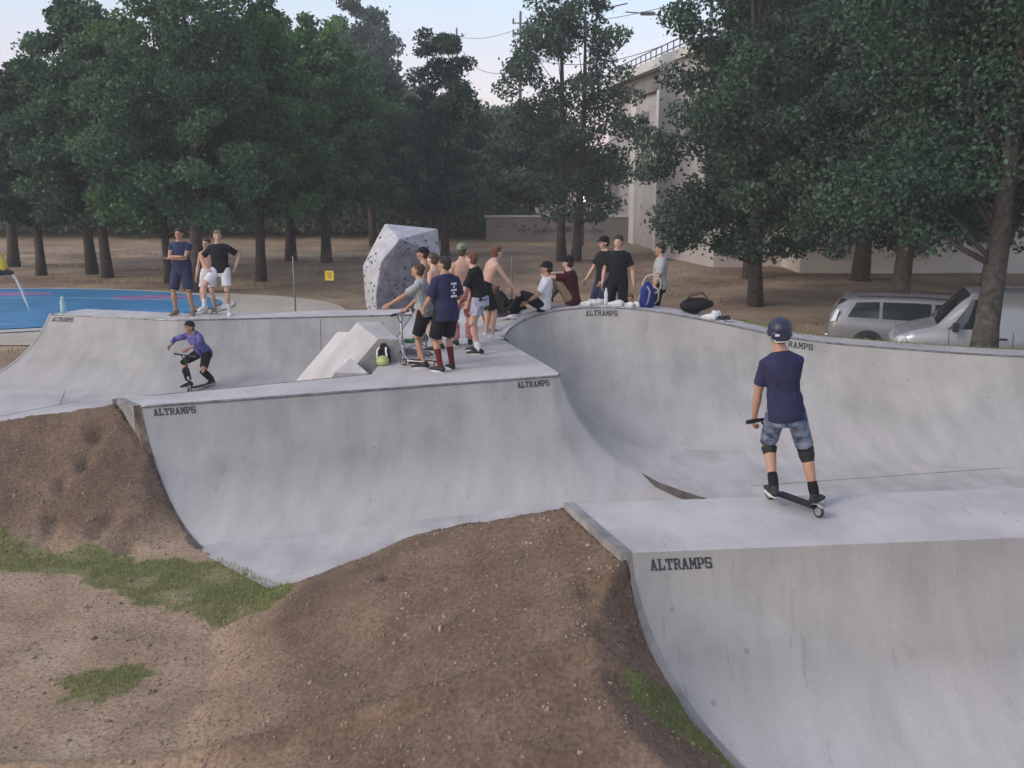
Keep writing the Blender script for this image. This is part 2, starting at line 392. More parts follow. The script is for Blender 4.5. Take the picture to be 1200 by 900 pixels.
ctrl2 = [ctrl1[-1],
         (*p640, .97, .22, 1.9, 0), (*p605, .97, .22, 1.95, 0),
         (*LP(593, 397, 1.34), .98, .1, 2.0, 0),
         (*LP(592, 391, 1.39), .95, -.3, 2.0, 0),
         (*LP(600, 382, 1.50), .75, -.66, 2.1, 0),
         (*LP(620, 371, 1.65), .5, -.87, 2.2, 0),
         (*LP(650, 363, 1.77), .2, -.98, 2.2, 0),
         (*LP(700, 358.5, 1.87), -.05, -1.0, 2.2, 0),
         (*LP(760, 362, 1.87), -.2, -.98, 2.2, 0),
         (*LP(850, 379, 1.68), -.27, -.96, 2.15, 0),
         (*LP(930, 397, 1.48), -.27, -.96, 2.1, 0),
         (*LP(1000, 404.5, 1.40), -.2, -.98, 2.1, 0),
         (*LP(1200, 419, 1.3), -.17, -.985, 2.1, 0),
         (11.5, 14.9, 1.3, -.2, -.98, 2.1, 0), (14.5, 14.0, 1.3, -.8, -.6, 2.1, 0), (15.5, 11.0, 1.3, -1, 0, 2.1, 0), (15.5, 4.0, 1.3, -1, 0, 2.1, 0)]
def smoothc(c, it=2, keep=1):
    c = [list(x) for x in c]
    for _ in range(it):   # Chaikin on all channels
        o = [c[0]]
        for a, b in zip(c[:-1], c[1:]):
            o.append([.75*x+.25*y for x, y in zip(a, b)]); o.append([.25*x+.75*y for x, y in zip(a, b)])
        o.append(c[-1]); c = o
    return [tuple(x) for x in c]
ctrl2 = smoothc(ctrl2, 2)
swB = Sweep(ctrl1, 0.08); swC = Sweep(ctrl2, 0.08)
qb = empty('quarter_pipe', (0, 0, 0), label='long middle quarter pipe, lettering at both ends, group of boys on its platform', cat='skate ramp')
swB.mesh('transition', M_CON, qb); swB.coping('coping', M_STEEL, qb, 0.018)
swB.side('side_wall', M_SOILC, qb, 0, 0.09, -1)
lettering(swB, 0.13, 0.52, qb, 0.09, 0.05)
Lb = (B1-B0).length
lettering(swB, Lb-0.66, 0.50, qb, 0.09, 0.05)
qc = empty('bowl_wall', (0, 0, 0), label='high curved concrete bowl wall across the back right, its lip rising under the seated skaters', cat='skate bowl')
swC.mesh('transition', M_CON, qc); swC.coping('coping', M_STEEL, qc, 0.016)
def u_at(sw, px, py):
    best = None
    for u in np.linspace(0, sw.len, 900):
        p = sw.S(u, 0); zc = p.y*math.cos(PITCH)+(CAMZ-p.z)*math.sin(PITCH)
        x = 600+FPX*p.x/zc
        y = 450+FPX*((CAMZ-p.z)*math.cos(PITCH)-p.y*math.sin(PITCH))/zc
        d = (x-px)**2+(y-py)**2
        if best is None or d < best[0]: best = (d, u)
    return best[1]
lettering(swC, u_at(swC, 687, 359), 0.60, qc, 0.10, 0.06)
lettering(swC, u_at(swC, 905, 393), 0.66, qc, 0.11, 0.06)
# platform of the middle ramp
S0 = B0 + (at(145, 467, Z)-B0)
lipC = [swC.S(u, 0) for u in np.arange(0, swC.len, 0.12)]
flat_lip = [p for p in lipC if p.z < 1.36 and p.x < 1.0]
plat = [(B0.x, B0.y), (corner.x, corner.y), (B1.x, B1.y+.03)] + [(p.x, p.y) for p in flat_lip] + \
       [(-0.75, 18.3), (0.1, 18.6), (0.1, 20.9), (-2.05, 20.9), (-2.05, 14.0), (S0.x, S0.y)]
bm = bmesh.new(); slab(bm, plat, Z+0.002, Z-0.15); bmesh.ops.triangulate(bm, faces=[f for f in bm.faces if len(f.verts) > 4]); obj('deck', bm, M_DECK, qb)
# hidden back side facing the left bowl
swB2 = Sweep([(-2.05, 20.0, Z, -1, 0, 1.5, .15), (-2.05, 14.2, Z, -1, 0, 1.5, .15), (-2.15, 13.95, Z, -.7, .7, 1.5, .15), (S0.x, S0.y, Z, -.38, .92, 1.5, .15)], 0.15)
swB2.mesh('back_transition', M_CON, qb); swB2.coping('back_coping', M_STEEL, qb, 0.02)
bm = bmesh.new(); slab(bm, [B0[:2], S0[:2], (S0.x-dB.x*.09, S0.y-dB.y*.09), (B0.x-dB.x*.09, B0.y-dB.y*.09)], Z+0.010, -0.3); obj('side_curb', bm, M_RAW_SHADE, qb)
swB2.side('side_wall', M_RAW_SHADE, qb, swB2.len, 0.14, 1, 0.008)
# strip of deck behind the bowl lip
def strip(sw, name, m, parent, w, us, dz=0.002, th=0.14):
    bm = bmesh.new(); rows = []
    for u in us:
        c = [np.interp(u, sw.s, sw.c[:, k]) for k in range(7)]
        n = Vector((c[3], c[4], 0)).normalized(); p = Vector((c[0], c[1], c[2]+dz)); q = p - n*w
        rows.append([bm.verts.new(x) for x in (p, q, q-Vector((0, 0, th)), p-Vector((0, 0, th)))])
    for a, b in zip(rows[:-1], rows[1:]):
        for k in range(4): bm.faces.new((a[k], a[(k+1) % 4], b[(k+1) % 4], b[k]))
    bm.faces.new(rows[0]); bm.faces.new(list(reversed(rows[-1])))
    bmesh.ops.recalc_face_normals(bm, faces=bm.faces)
    return obj(name, bm, m, parent)
uflat = max(u for u in np.arange(0, swC.len, 0.12) if swC.S(u, 0).z < 1.37 and swC.S(u, 0).x < 1.0)
strip(swC, 'deck', M_DECK, qc, 0.62, list(np.arange(uflat, swC.len, 0.12)))

# --- left quarter pipe (D)
D0 = at(60, 368, Z); D1 = at(209, 375, Z); D2 = Vector((-2.05, 20.1, Z))
def nrm(a, b):
    d = (b-a); n = Vector((d.y, -d.x)).normalized(); return n if n.y < 0 else -n
n0 = nrm(D0, D1); n1 = nrm(D1, D2); nm = (n0+n1).normalized()
fl = 0.15
dm = (D1-D0).normalized(); dn = (D2-D1).normalized()
ctrlD = [(D0.x, D0.y, Z, n0.x-.25, n0.y, 1.9, fl), (D1.x-dm.x*.15, D1.y-dm.y*.15, Z, n0.x, n0.y, 1.9, fl),
         (D1.x, D1.y+.02, Z, nm.x, nm.y, 1.9, fl), (D1.x+dn.x*.15, D1.y+dn.y*.15, Z, n1.x, n1.y, 1.9, fl), (D2.x, D2.y, Z, n1.x, n1.y, 1.9, fl)]
swD = Sweep(ctrlD, 0.12)
qd = empty('quarter_pipe', (0, 0, 0), label='far left concrete quarter pipe beside the blue splash pad, two boys standing on its deck', cat='skate ramp')
swD.mesh('transition', M_CON, qd); swD.coping('coping', M_STEEL, qd, 0.018)
strip(swD, 'deck', M_DECK, qd, 0.85, list(swD.s[::2]) + [swD.len])
swD.side('side_wall', M_CON, qd, 0, 0.05, -1)
lettering(swD, 0.08, 0.52, qd, 0.10, 0.06)
bm = bmesh.new()    # joint across the right panel
for uu in (u_at(swD, 375, 370),):
    tube(bm, [swD.S(uu, t, 0.002) for t in np.linspace(0.02, 0.98, 16)], 0.006, seg=4, cap=False)
obj('joint', bm, M_JOINT, qd)

# --- wedge kicker on the left of the platform
kk = empty('kicker_ramp', (-2.3, 15.3, 0), label='pale concrete kicker wedge rising above the platform, left of the standing boys', cat='skate ramp')
def hull(bm, pts):
    vs = [bm.verts.new(p) for p in pts]
    r = bmesh.ops.convex_hull(bm, input=vs)
    bmesh.ops.delete(bm, geom=[g for g in r['geom_unused'] if isinstance(g, bmesh.types.BMVert)], context='VERTS')
    bmesh.ops.recalc_face_normals(bm, faces=bm.faces)
K = Vector((-2.3, 15.3, 0))
bm = bmesh.new()
T = [(-2.62, 16.4, 1.70), (-2.27, 16.5, 1.70), (-1.86, 15.15, 1.67), (-1.74, 14.92, 1.66), (-2.06, 14.9, 1.67)]
Bt = [(-3.95, 16.3, .14), (-3.1, 14.8, .14), (-1.74, 14.92, 1.28), (-1.86, 15.15, 1.28), (-2.27, 16.5, 1.2), (-2.40, 14.82, 1.28)]
hull(bm, [Vector(p)-K for p in T+Bt]); 
for f_ in bm.faces: f_.material_index = 1 if abs(f_.normal.z) < .25 else 0  # upright faces get darker concrete: their shade is put into the colour
o = obj('wedge_body', bm, [M_DECK, M_RAW_SHADE], kk)
bm = bmesh.new(); hull(bm, [Vector(p)-K for p in [(-3.05, 16.95, 1.45), (-2.72, 16.6, 1.5), (-2.72, 16.1, 1.15), (-4.2, 17.0, .14), (-4.0, 16.4, .14), (-2.6, 16.9, .8)]]); obj('wedge_fin', bm, M_DECK, kk)
bm = bmesh.new(); hull(bm, [Vector(p)-K for p in [(-2.42, 14.45, 1.46), (-2.12, 14.14, 1.29), (-2.62, 14.2, 1.29), (-2.46, 14.78, 1.29), (-3.1, 14.5, .5)]]); obj('wedge_fin', bm, M_DECK, kk)

# --- floors
def sheet(name, poly, z, m, **kw):
    bm = bmesh.new(); f = bm.faces.new([bm.verts.new((p[0], p[1], z)) for p in poly]); 
    bmesh.ops.triangulate(bm, faces=[f]); bmesh.ops.recalc_face_normals(bm, faces=bm.faces)
    if bm.faces[:] and bm.faces[0].normal.z < 0: bmesh.ops.reverse_faces(bm, faces=bm.faces)
    o = obj(name, bm, m); tag(o, **kw); return o
f240 = at(236, 638, 0); f350 = at(352, 698, 0)
MAIN = [(f240.x-.3, f240.y+.2), (f240.x-.12, f240.y-.08), (f350.x-.05, f350.y-.14), (-.5, 9.75), (.3, 9.7), (0.3, 8.6), (10, 8.6), (16, 4), (16, 16), (9, 15.8), (4.5, 17.2), (1.5, 18.0), (-.3, 17.4), (-.3, 15), (-4.5, 12)]
sheet('bowl_floor', MAIN, 0.004, M_FLOOR, kind='structure')
FLEFT = [(-18, 20.0), (-18, 12.0), (-9, 12.6), (-5.0, 12.5), (-2.0, 13.6), (-2.0, 20.3), (-6.5, 19.5), (-9.4, 20.3), (-10.4, 18.6)]
sheet('skate_floor', FLEFT, 0.154, M_FLOOR, kind='structure')
sheet('lower_floor', [(A0.x+1.05, 5.9), (9, 7), (9, 1.0), (2.6, 1.0)], 0.004, M_FLOOR, kind='structure')
# floor joints
bm = bmesh.new()
def jl(a, b, z):
    a = Vector((*a, z)); b = Vector((*b, z)); tube(bm, [a, b], [0.008, 0.008], seg=4, cap=False)
p1 = at(78, 452, .154); p2 = at(70, 475, .154); jl((p1.x, p1.y), (p2.x, p2.y), .152)
p1 = at(-60, 500, .154); p2 = at(90, 470, .154); jl((p1.x, p1.y), (p2.x, p2.y), .152)
p1 = at(-40, 425, .154); p2 = at(170, 447, .154); jl((p1.x, p1.y), (p2.x, p2.y), .152)
p1 = at(880, 570, 0); p2 = at(1230, 545, 0); jl((p1.x, p1.y), (p2.x, p2.y), .002)
o = obj('floor_joints', bm, M_JOINT); tag(o, kind='structure')
# low lens-shaped pad with a dark lip on the bowl floor
bm = bmesh.new()
edge = [at(x, y, 0.0) for x, y in ((722, 542), (745, 555), (770, 572), (795, 584), (822, 592))]
back = [at(x, y, 0.0) for x, y in ((842, 588), (842, 576), (815, 562), (780, 548), (745, 541))]
hs = [0.01, .05, .085, .115, .10]
V1 = [bm.verts.new(p) for p in edge]; V2 = [bm.verts.new(p+Vector((.012, .012, h))) for p, h in zip(edge, hs)]
V3 = [bm.verts.new(p+Vector((0, 0, .004))) for p in reversed(back)]
for i in range(4):
    f = bm.faces.new((V1[i], V1[i+1], V2[i+1], V2[i])); f.material_index = 1
    bm.faces.new((V2[i], V2[i+1], V3[i+1], V3[i]))
bmesh.ops.recalc_face_normals(bm, faces=bm.faces)
o = obj('floor_pad', bm, [M_FLOOR, M_DARKC]); tag(o, kind='structure')

# ------------------------------------------------------------------ ground as one sheet
rng = np.random.default_rng(7)
def vnoise(x, y, sc, seed=0, oct_=4, gain=0.5):
    """value noise, numpy"""
    tot = np.zeros_like(x, float); amp = 1.0; nrmz = 0
    for o in range(oct_):
        f = 2**o/sc; X = x*f+seed*17.3+1000; Y = y*f+seed*9.1+1000
        xi = np.floor(X).astype(np.int64); yi = np.floor(Y).astype(np.int64); fx = X-xi; fy = Y-yi
        fx = fx*fx*(3-2*fx); fy = fy*fy*(3-2*fy)
        def hsh(a, b):
            n = (a*374761393 + b*668265263 + (seed+o)*1442695041) & 0xffffffff
            n = ((n ^ (n >> 13))*1274126177) & 0xffffffff
            return ((n ^ (n >> 16)) & 0xffff)/65535.0
        v = (hsh(xi, yi)*(1-fx)+hsh(xi+1, yi)*fx)*(1-fy)+(hsh(xi, yi+1)*(1-fx)+hsh(xi+1, yi+1)*fx)*fy
        tot += amp*v; nrmz += amp; amp *= gain
    return tot/nrmz - 0.5

def segdist(x, y, a, b):
    ax, ay = a[:2]; bx, by = b[:2]; dx, dy = bx-ax, by-ay
    t = np.clip(((x-ax)*dx+(y-ay)*dy)/(dx*dx+dy*dy), 0, 1)
    return np.hypot(x-(ax+t*dx), y-(ay+t*dy)), t

def inpoly(x, y, poly):
    r = np.zeros(x.shape, bool); n = len(poly)
    for i in range(n):
        x1, y1 = poly[i][:2]; x2, y2 = poly[(i+1) % n][:2]
        c = ((y1 > y) != (y2 > y)) & (x < (x2-x1)*(y-y1)/(y2-y1+1e-12)+x1); r ^= c
    return r

edgeA = [swA.S(0, t) for t in np.linspace(0, 1, 20)]
edgeB = [swB.S(0, t) for t in np.linspace(0, 1, 20)]
sA = swA.S(0, 1); sB = swB.S(0, 1)
lip_pts = [swC.S(u, 0) for u in np.arange(0, swC.len, 0.4)]
outer = [ (p - Vector((np.interp(u, swC.s, swC.c[:,3]), np.interp(u, swC.s, swC.c[:,4]), 0)).normalized()*0.45) for u, p in zip(np.arange(0, swC.len, 0.4), lip_pts)]
outerC = [p for p in outer if p.z > 1.36 or p.x > 1.0]
CUT = [
    [(e.x, e.y) for e in edgeA] + [(A2.x+.6, 5.5), (A2.x, A2.y), (A2+bk)[:2], (A2+bk+Vector((0, 2.2, 0)))[:2], (bA0.x+.0, bA0.y+1.9), (bA0.x-.06, bA0.y), (A0.x-.06, A0.y)],
    [(e.x-.02, e.y) for e in edgeB] + [(f350.x, f350.y), (-.5, 9.9), (.3, 9.7), (.35, 8.6), (10, 8.6), (16, 4), (16, 14)] + [(p.x, p.y) for p in reversed(outerC)] + [(0.05, 17.8), (0.05, 20.85), (-2.0, 20.85), (-6.55, 19.9), (-9.6, 20.9), (-9.72, 20.3), (-10.3, 18.7), (-17.9, 18.5), (-17.9, 12.9), (-5.6, 12.9), (-5.16, 12.4)],
    [(A0.x+1.1, 5.85), (9, 7), (9, 1.1), (2.7, 1.1)],
]
GR = Vector((0, 0, 0))
def ground_h(x, y):
    h = 0.035*vnoise(x, y, 1.6, 3, 4)
    h += 0.5*np.clip((y-38)/60, 0, 1)*0 + 0.10*vnoise(x, y, 7, 5, 3)*np.clip((y-20)/10, 0, 1)
    # M1 : dirt heaped against the near ramp's left end
    a = (bA0.x-.05, bA0.y); b = (A0.x-.05, A0.y)
    d, t = segdist(x, y, a, b)
    ang = vnoise(x, y, 1.1, 11, 3)
    w = 3.2 + 0.6*ang
    m1 = 1.29*np.clip(1-d/w, 0, 1)**1.02
    de = np.full(x.shape, 99.0); ze = np.zeros(x.shape)
    for p, q in zip(edgeA[:-1], edgeA[1:]):
        dd, tt = segdist(x, y, p, q); k = dd < de; de = np.where(k, dd, de); ze = np.where(k, p.z+(q.z-p.z)*tt, ze)
    capA = np.where(y < A0.y+0.1, ze - 0.045 + 0.62*de + .05*vnoise(x, y, .5, 4, 3), 9)
    m1 = np.minimum(m1, np.maximum(capA, -0.02))
    # back edge side: keep below the back bank of the deck
    dd, tt = segdist(x, y, (bA0.x, bA0.y), (bA0.x-.1, bA0.y+1.8))
    capb = np.where(y > bA0.y, Z*(1-np.clip((y-bA0.y)/1.0, 0, 1))**1.6 - .02 + .75*dd, 9)
    m1 = np.minimum(m1, np.maximum(capb, -.02))
    # M2 : dirt against the middle ramp's left end
    a = (S0.x-.1, S0.y-.1); b = (-11.0, 11.3)
    d, t = segdist(x, y, a, b)
    top = 1.27 - 0.75*t
    fr = np.clip(1-d/(2.15+.5*vnoise(x, y, 1.3, 21, 3)), 0, 1)
    m2 = top*fr**1.02
    de = np.full(x.shape, 99.0); ze = np.zeros(x.shape)
    for p, q in zip(edgeB[:-1], edgeB[1:]):
        dd, tt = segdist(x, y, p, q); k = dd < de; de = np.where(k, dd, de); ze = np.where(k, p.z+(q.z-p.z)*tt, ze)
    capB = np.where(y < B0.y+0.1, ze + 0.0 + 0.6*de, 9)
    m2 = np.minimum(m2, np.maximum(capB, -.02))
    m = np.maximum(m1, m2)
    act = np.clip(m/0.25, 0, 1)
    h = h + m + act*(0.11*vnoise(x, y, .9, 31, 4) + 0.035*vnoise(x, y, .22, 33, 4, .6)) + .022*vnoise(x, y, .25, 35, 4, .6)
    # footprints trodden into the left mound
    for px_, py_, zz_, rr_ in ((127, 580, .55, .10), (112, 602, .4, .09), (72, 562, .6, .08), (115, 506, 1.0, .10), (60, 600, .4, .09), (150, 636, .12, .08), (100, 540, .75, .07), (690, 742, .7, .11), (700, 800, .5, .09), (455, 690, .5, .07)):
        c_ = at(px_, py_, zz_); h = h - .10*np.exp(-(((x-c_.x)/rr_)**2+((y-c_.y)/(rr_*1.5))**2))*(h > .02)
    # bank behind the bowl lip and behind the left wall
    for i, p in enumerate(outerC[:-1]):
        q = outerC[i+1]
        dd, tt = segdist(x, y, p, q)
        zz = p.z + (q.z-p.z)*tt - .06
        wid = 5.0 if p.x < 3.6 else 2.6
        zz = np.minimum(zz, 1.40+np.maximum(zz-1.40, 0)*np.clip(1-(dd-.4)/.5, 0, 1))
        h = np.maximum(h, np.where(dd < wid+.3, zz*np.clip(1.03-np.maximum(dd-.35, 0)/wid, 0, 1)**1.1 + .03*vnoise(x, y, .4, 41, 3), -9))
    dd, tt = segdist(x, y, (-8.8, 20.9), (-6.5, 20.2)); h = np.maximum(h, np.where(dd < 3, 1.2*np.clip(1-np.maximum(dd-.3, 0)/.9, 0, 1), -9))
    dd, tt = segdist(x, y, (-6.5, 20.0), (0.2, 21.0)); h = np.maximum(h, np.where(dd < 3, 1.2*np.clip(1-np.maximum(dd-.3, 0)/1.6, 0, 1), -9))
    dd, tt = segdist(x, y, (-.2, 20.9), (1.2, 18.6)); h = np.maximum(h, np.where(dd < 4, 1.27*np.clip(1-np.maximum(dd-.6, 0)/2.6, 0, 1), -9))
    # rough lip of dark soil close to the camera
    yl = 6.30 + .25*vnoise(x, y*0, 1.0, 51, 3)
    h = h + np.where(x < 1.0, .10*np.exp(-((y-yl)/.10)**2), 0)
    # embankment far away
    h = h + 2.2*np.clip((y-58)/14, 0, 1)*np.clip((5-x)/9, 0, 1)
    return h

def axis(lo, f0, f1, hi, fine, grow=1.12, mx=12):
    a = list(np.arange(f0, f1, fine)); s = fine; v = a[-1]
    while v < hi: s = min(s*grow, mx); v += s; a.append(v)
    s = fine; v = a[0]; b = []
    while v > lo: s = min(s*grow, mx); v -= s; b.append(v)
    return np.array(list(reversed(b))+a)
gx = axis(-420, -7.2, 2.2, 420, 0.035, 1.07, 25); gy = axis(-60, 5.6, 13.0, 700, 0.035, 1.045, 25)
XX, YY = np.meshgrid(gx, gy)
HH = ground_h(XX, YY)
cut = np.zeros(XX.shape, bool)
for p in CUT: cut |= inpoly(XX, YY, p)
FOOT = np.where(cut, -0.35, HH)
nx, ny = len(gx), len(gy)
V = np.stack([XX.ravel(), YY.ravel(), FOOT.ravel()], 1)
idx = np.arange(nx*ny).reshape(ny, nx)
F = np.stack([idx[:-1, :-1].ravel(), idx[:-1, 1:].ravel(), idx[1:, 1:].ravel(), idx[1:, :-1].ravel()], 1)

# grass masks
g1 = [at(px, py, 0) for px, py in ((-60, 640), (60, 645), (170, 660), (245, 654), (300, 668), (352, 702), (300, 730), (262, 735), (190, 712), (130, 690), (60, 676), (-60, 668))]
g2 = [at(px, py, 0) for px, py in ((80, 800), (110, 785), (170, 775), (190, 790), (140, 812), (90, 825))]
g3 = [at(px, py, 0.15) for px, py in ((730, 905), (720, 870), (790, 850), (850, 880), (880, 905))]
def grass_mask(x, y):
    j = .5*vnoise(x, y, .4, 61, 5, .65); k = .5*vnoise(x, y, .4, 62, 5, .65)
    m = inpoly(x+j, y+k, g1) | inpoly(x+j, y+k, g2) | inpoly(x+j, y+k, g3)
    return m
gm = grass_mask(XX, YY).astype(float)
verge = np.zeros_like(gm)
for p, q in zip(outerC[:-1], outerC[1:]):
    dd, tt = segdist(XX, YY, p, q); verge = np.maximum(verge, np.clip(1.4-dd/1.6, 0, 1)*(1 if p.x > 3.8 else .35))
gm = np.maximum(gm*(0.75+.5*vnoise(XX, YY, .4, 63, 3)), verge)
gm = np.maximum(gm, 0.45*((YY > 33)*(YY < 36)*(XX < -3)).astype(float)*(0.5+vnoise(XX, YY, 3, 5, 3)))
gm = np.maximum(gm, .75*np.clip((YY-57)/6, 0, 1)*np.clip((3-XX)/6, 0, 1))
moundness = np.clip((HH-.03)/0.22, 0, 1)*(YY < 14)
dry = np.clip((YY-20)/3, 0, 1)
path = ((np.abs(YY-(53+1.2*np.sin(XX/9))) < .8) | (np.abs(YY-(47.5+1.0*np.sin(XX/7+1))) < .35)).astype(float)*dry

def groundmat():
    m = bpy.data.materials.new('ground_soil'); m.use_nodes = True; t = m.node_tree; b = t.nodes['Principled BSDF']; L = t.links.new
    tcn = N(t, 'ShaderNodeTexCoord')
    def noise(s, d=8, r=.6):
        n = N(t, 'ShaderNodeTexNoise'); n.inputs['Scale'].default_value = s; n.inputs['Detail'].default_value = d; n.inputs['Roughness'].default_value = r
        L(tcn.outputs['Object'], n.inputs[0]); return n.outputs[0]
    def rampc(src, stops):
        r = N(t, 'ShaderNodeValToRGB'); L(src, r.inputs[0])
        r.color_ramp.elements[0].position = stops[0][0]; r.color_ramp.elements[0].color = (*stops[0][1], 1)
        r.color_ramp.elements[1].position = stops[-1][0]; r.color_ramp.elements[1].color = (*stops[-1][1], 1)
        for p, c in stops[1:-1]:
            e = r.color_ramp.elements.new(p); e.color = (*c, 1)
        return r.outputs[0]
    def mix(f, a, c):
        n = N(t, 'ShaderNodeMixRGB'); L(f, n.inputs[0]); L(a, n.inputs[1]); L(c, n.inputs[2]); return n.outputs[0]
    def attr(nm): return N(t, 'ShaderNodeAttribute', attribute_name=nm).outputs['Fac']
    flat = rampc(noise(1.3), [(.3, (.27, .198, .140)), (.5, (.37, .275, .198)), (.7, (.46, .355, .262))])
    fine = rampc(noise(28, 4), [(.35, (.72, .70, .68)), (.65, (1.22, 1.2, 1.18))])
    mound = rampc(noise(1.9), [(.3, (.135, .095, .072)), (.52, (.180, .130, .098)), (.72, (.235, .172, .130))])
    dryc = rampc(noise(.35), [(.32, (.20, .145, .112)), (.5, (.31, .23, .17)), (.68, (.44, .34, .23))])
    grs = rampc(noise(2.2), [(.3, (.10, .145, .05)), (.6, (.19, .215, .085)), (.75, (.30, .27, .14))])
    pth = rampc(noise(2.0), [(.3, (.30, .26, .21)), (.7, (.38, .33, .27))])
    c = mix(attr('mound'), flat, mound); c = mix(attr('dry'), c, dryc); c = mix(attr('path'), c, pth); c = mix(attr('grass'), c, grs)
    mu = N(t, 'ShaderNodeMixRGB', blend_type='MULTIPLY'); mu.inputs[0].default_value = 1; L(c, mu.inputs[1]); L(fine, mu.inputs[2])
    vo = N(t, 'ShaderNodeTexVoronoi'); vo.inputs['Scale'].default_value = 16; L(tcn.outputs['Object'], vo.inputs['Vector'])
    sp = N(t, 'ShaderNodeMapRange'); sp.inputs[1].default_value = .05; sp.inputs[2].default_value = .14; sp.inputs[3].default_value = .5; sp.inputs[4].default_value = 0; L(vo.outputs['Distance'], sp.inputs[0])
    m2 = N(t, 'ShaderNodeMixRGB'); L(sp.outputs[0], m2.inputs[0]); L(mu.outputs[0], m2.inputs[1]); m2.inputs[2].default_value = (.34, .27, .2, 1)
    L(m2.outputs[0], b.inputs['Base Color']); b.inputs['Roughness'].default_value = .95; b.inputs['Specular IOR Level'].default_value = .15
    bp = N(t, 'ShaderNodeBump'); bp.inputs['Strength'].default_value = .9; bp.inputs['Distance'].default_value = .03
    L(noise(14, 10, .7), bp.inputs['Height']); L(bp.outputs[0], b.inputs['Normal'])
    return m
ground = mesh_np('ground', V, F, groundmat(), None, True)
for nme, arr in (('grass', gm), ('mound', moundness), ('dry', dry), ('path', path)):
    a = ground.data.attributes.new(nme, 'FLOAT', 'POINT'); a.data.foreach_set('value', np.clip(arr, 0, 1).astype(np.float32).ravel())
tag(ground, kind='structure')

def hz(x, y):
    return float(ground_h(np.array([[float(x)]]), np.array([[float(y)]]))[0, 0])

def blades(name, pts, hgt, wid, m, seed, tilt=.5):
    r = np.random.default_rng(seed); n = len(pts)
    ang = r.uniform(0, 2*np.pi, n); hh = hgt*r.uniform(.5, 1.3, n); ta = r.uniform(0, 2*np.pi, n); tl = hh*r.uniform(0, tilt, n)
    ww = wid*r.uniform(.6, 1.3, n)
    dx = np.cos(ang)*ww; dy = np.sin(ang)*ww
    b0 = pts+np.stack([dx, dy, -0.01+0*dx], 1); b1 = pts+np.stack([-dx, -dy, -0.01+0*dx], 1)
    tp = pts+np.stack([np.cos(ta)*tl, np.sin(ta)*tl, hh], 1)
    V = np.stack([b0, b1, tp], 1).reshape(-1, 3); F = np.arange(3*n).reshape(-1, 3)
    o = mesh_np(name, V, F, m)
    a = o.data.attributes.new('tint', 'FLOAT', 'POINT'); a.data.foreach_set('value', np.repeat(np.clip(r.normal(.5, .25, n), 0, 1), 3).astype(np.float32))
    return o
def scatter(n, x0, x1, y0, y1, mask, seed):
    r = np.random.default_rng(seed); x = r.uniform(x0, x1, n); y = r.uniform(y0, y1, n)
    X = x[None, :]; Y = y[None, :]; k = mask(X, Y)[0]
    c = np.zeros(X.shape, bool)
    for p in CUT: c |= inpoly(X, Y, p)
    k &= ~c[0]; x = x[k]; y = y[k]
    return np.stack([x, y, ground_h(x[None, :], y[None, :])[0]], 1)
pts = scatter(150000, -7.5, 2.5, 5.6, 11.2, lambda x, y: grass_mask(x, y) & (vnoise(x, y, .35, 77, 3) > -.12), 5)
o = blades('grass', pts, .045, .004, M_GRASS, 8, .9); tag(o, 'short green grass creeping between the two dirt mounds', 'grass', kind='stuff')
pts = scatter(60000, 3.9, 15, 14.6, 18.5, lambda x, y: vnoise(x, y, .5, 78, 3) > -.2, 6)
o = blades('grass', pts, .07, .006, M_GRASS, 9, .9); tag(o, 'grass verge running behind the right bowl coping', 'grass', kind='stuff')
pts = scatter(14000, -7, 1.8, 5.6, 12.2, lambda x, y: vnoise(x, y, .8, 79, 3) > .02, 16)
o = blades('straw', pts, .030, .004, M_DRY, 10, 2.6); tag(o, 'bits of dry straw and stems on the bare soil', 'straw', kind='stuff')
pts = scatter(120000, -34, 34, 21.5, 52, lambda x, y: (vnoise(x, y, 1.6, 83, 4) > .06) & (np.hypot((x+15)/10.5, (y-29.5)/6.4) > 1), 18)
o = blades('dry_grass', pts, .10, .012, M_DRY, 11, 1.2); tag(o, 'tufts of dry grass over the field behind the park', 'dry grass', kind='stuff')
# pebbles
pts = scatter(14000, -7, 1.8, 5.6, 12.5, lambda x, y: vnoise(x, y, .9, 80, 3) > -.1, 17)
bm = bmesh.new(); bmesh.ops.create_icosphere(bm, subdivisions=1, radius=1); bv = np.array([v.co[:] for v in bm.verts]); bf = np.array([[v.index for v in f.verts] for f in bm.faces]); bm.free()
r_ = np.random.default_rng(3); sz = r_.gamma(1.4, .0034, len(pts))+.003
Vp = (bv[None]*(sz[:, None, None]*r_.uniform(.6, 1.3, (len(pts), 1, 3)))*r_.uniform(.8, 1.15, (len(pts), len(bv), 1)) + pts[:, None, :]).reshape(-1, 3)
Fp = (bf[None] + (np.arange(len(pts))*len(bv))[:, None, None]).reshape(-1, 3)
o = mesh_np('gravel', Vp, Fp, mat('soil_clods', (.26, .20, .15), .95, .3, 9)); tag(o, 'small stones and clods on the dirt mounds', 'gravel', kind='stuff')

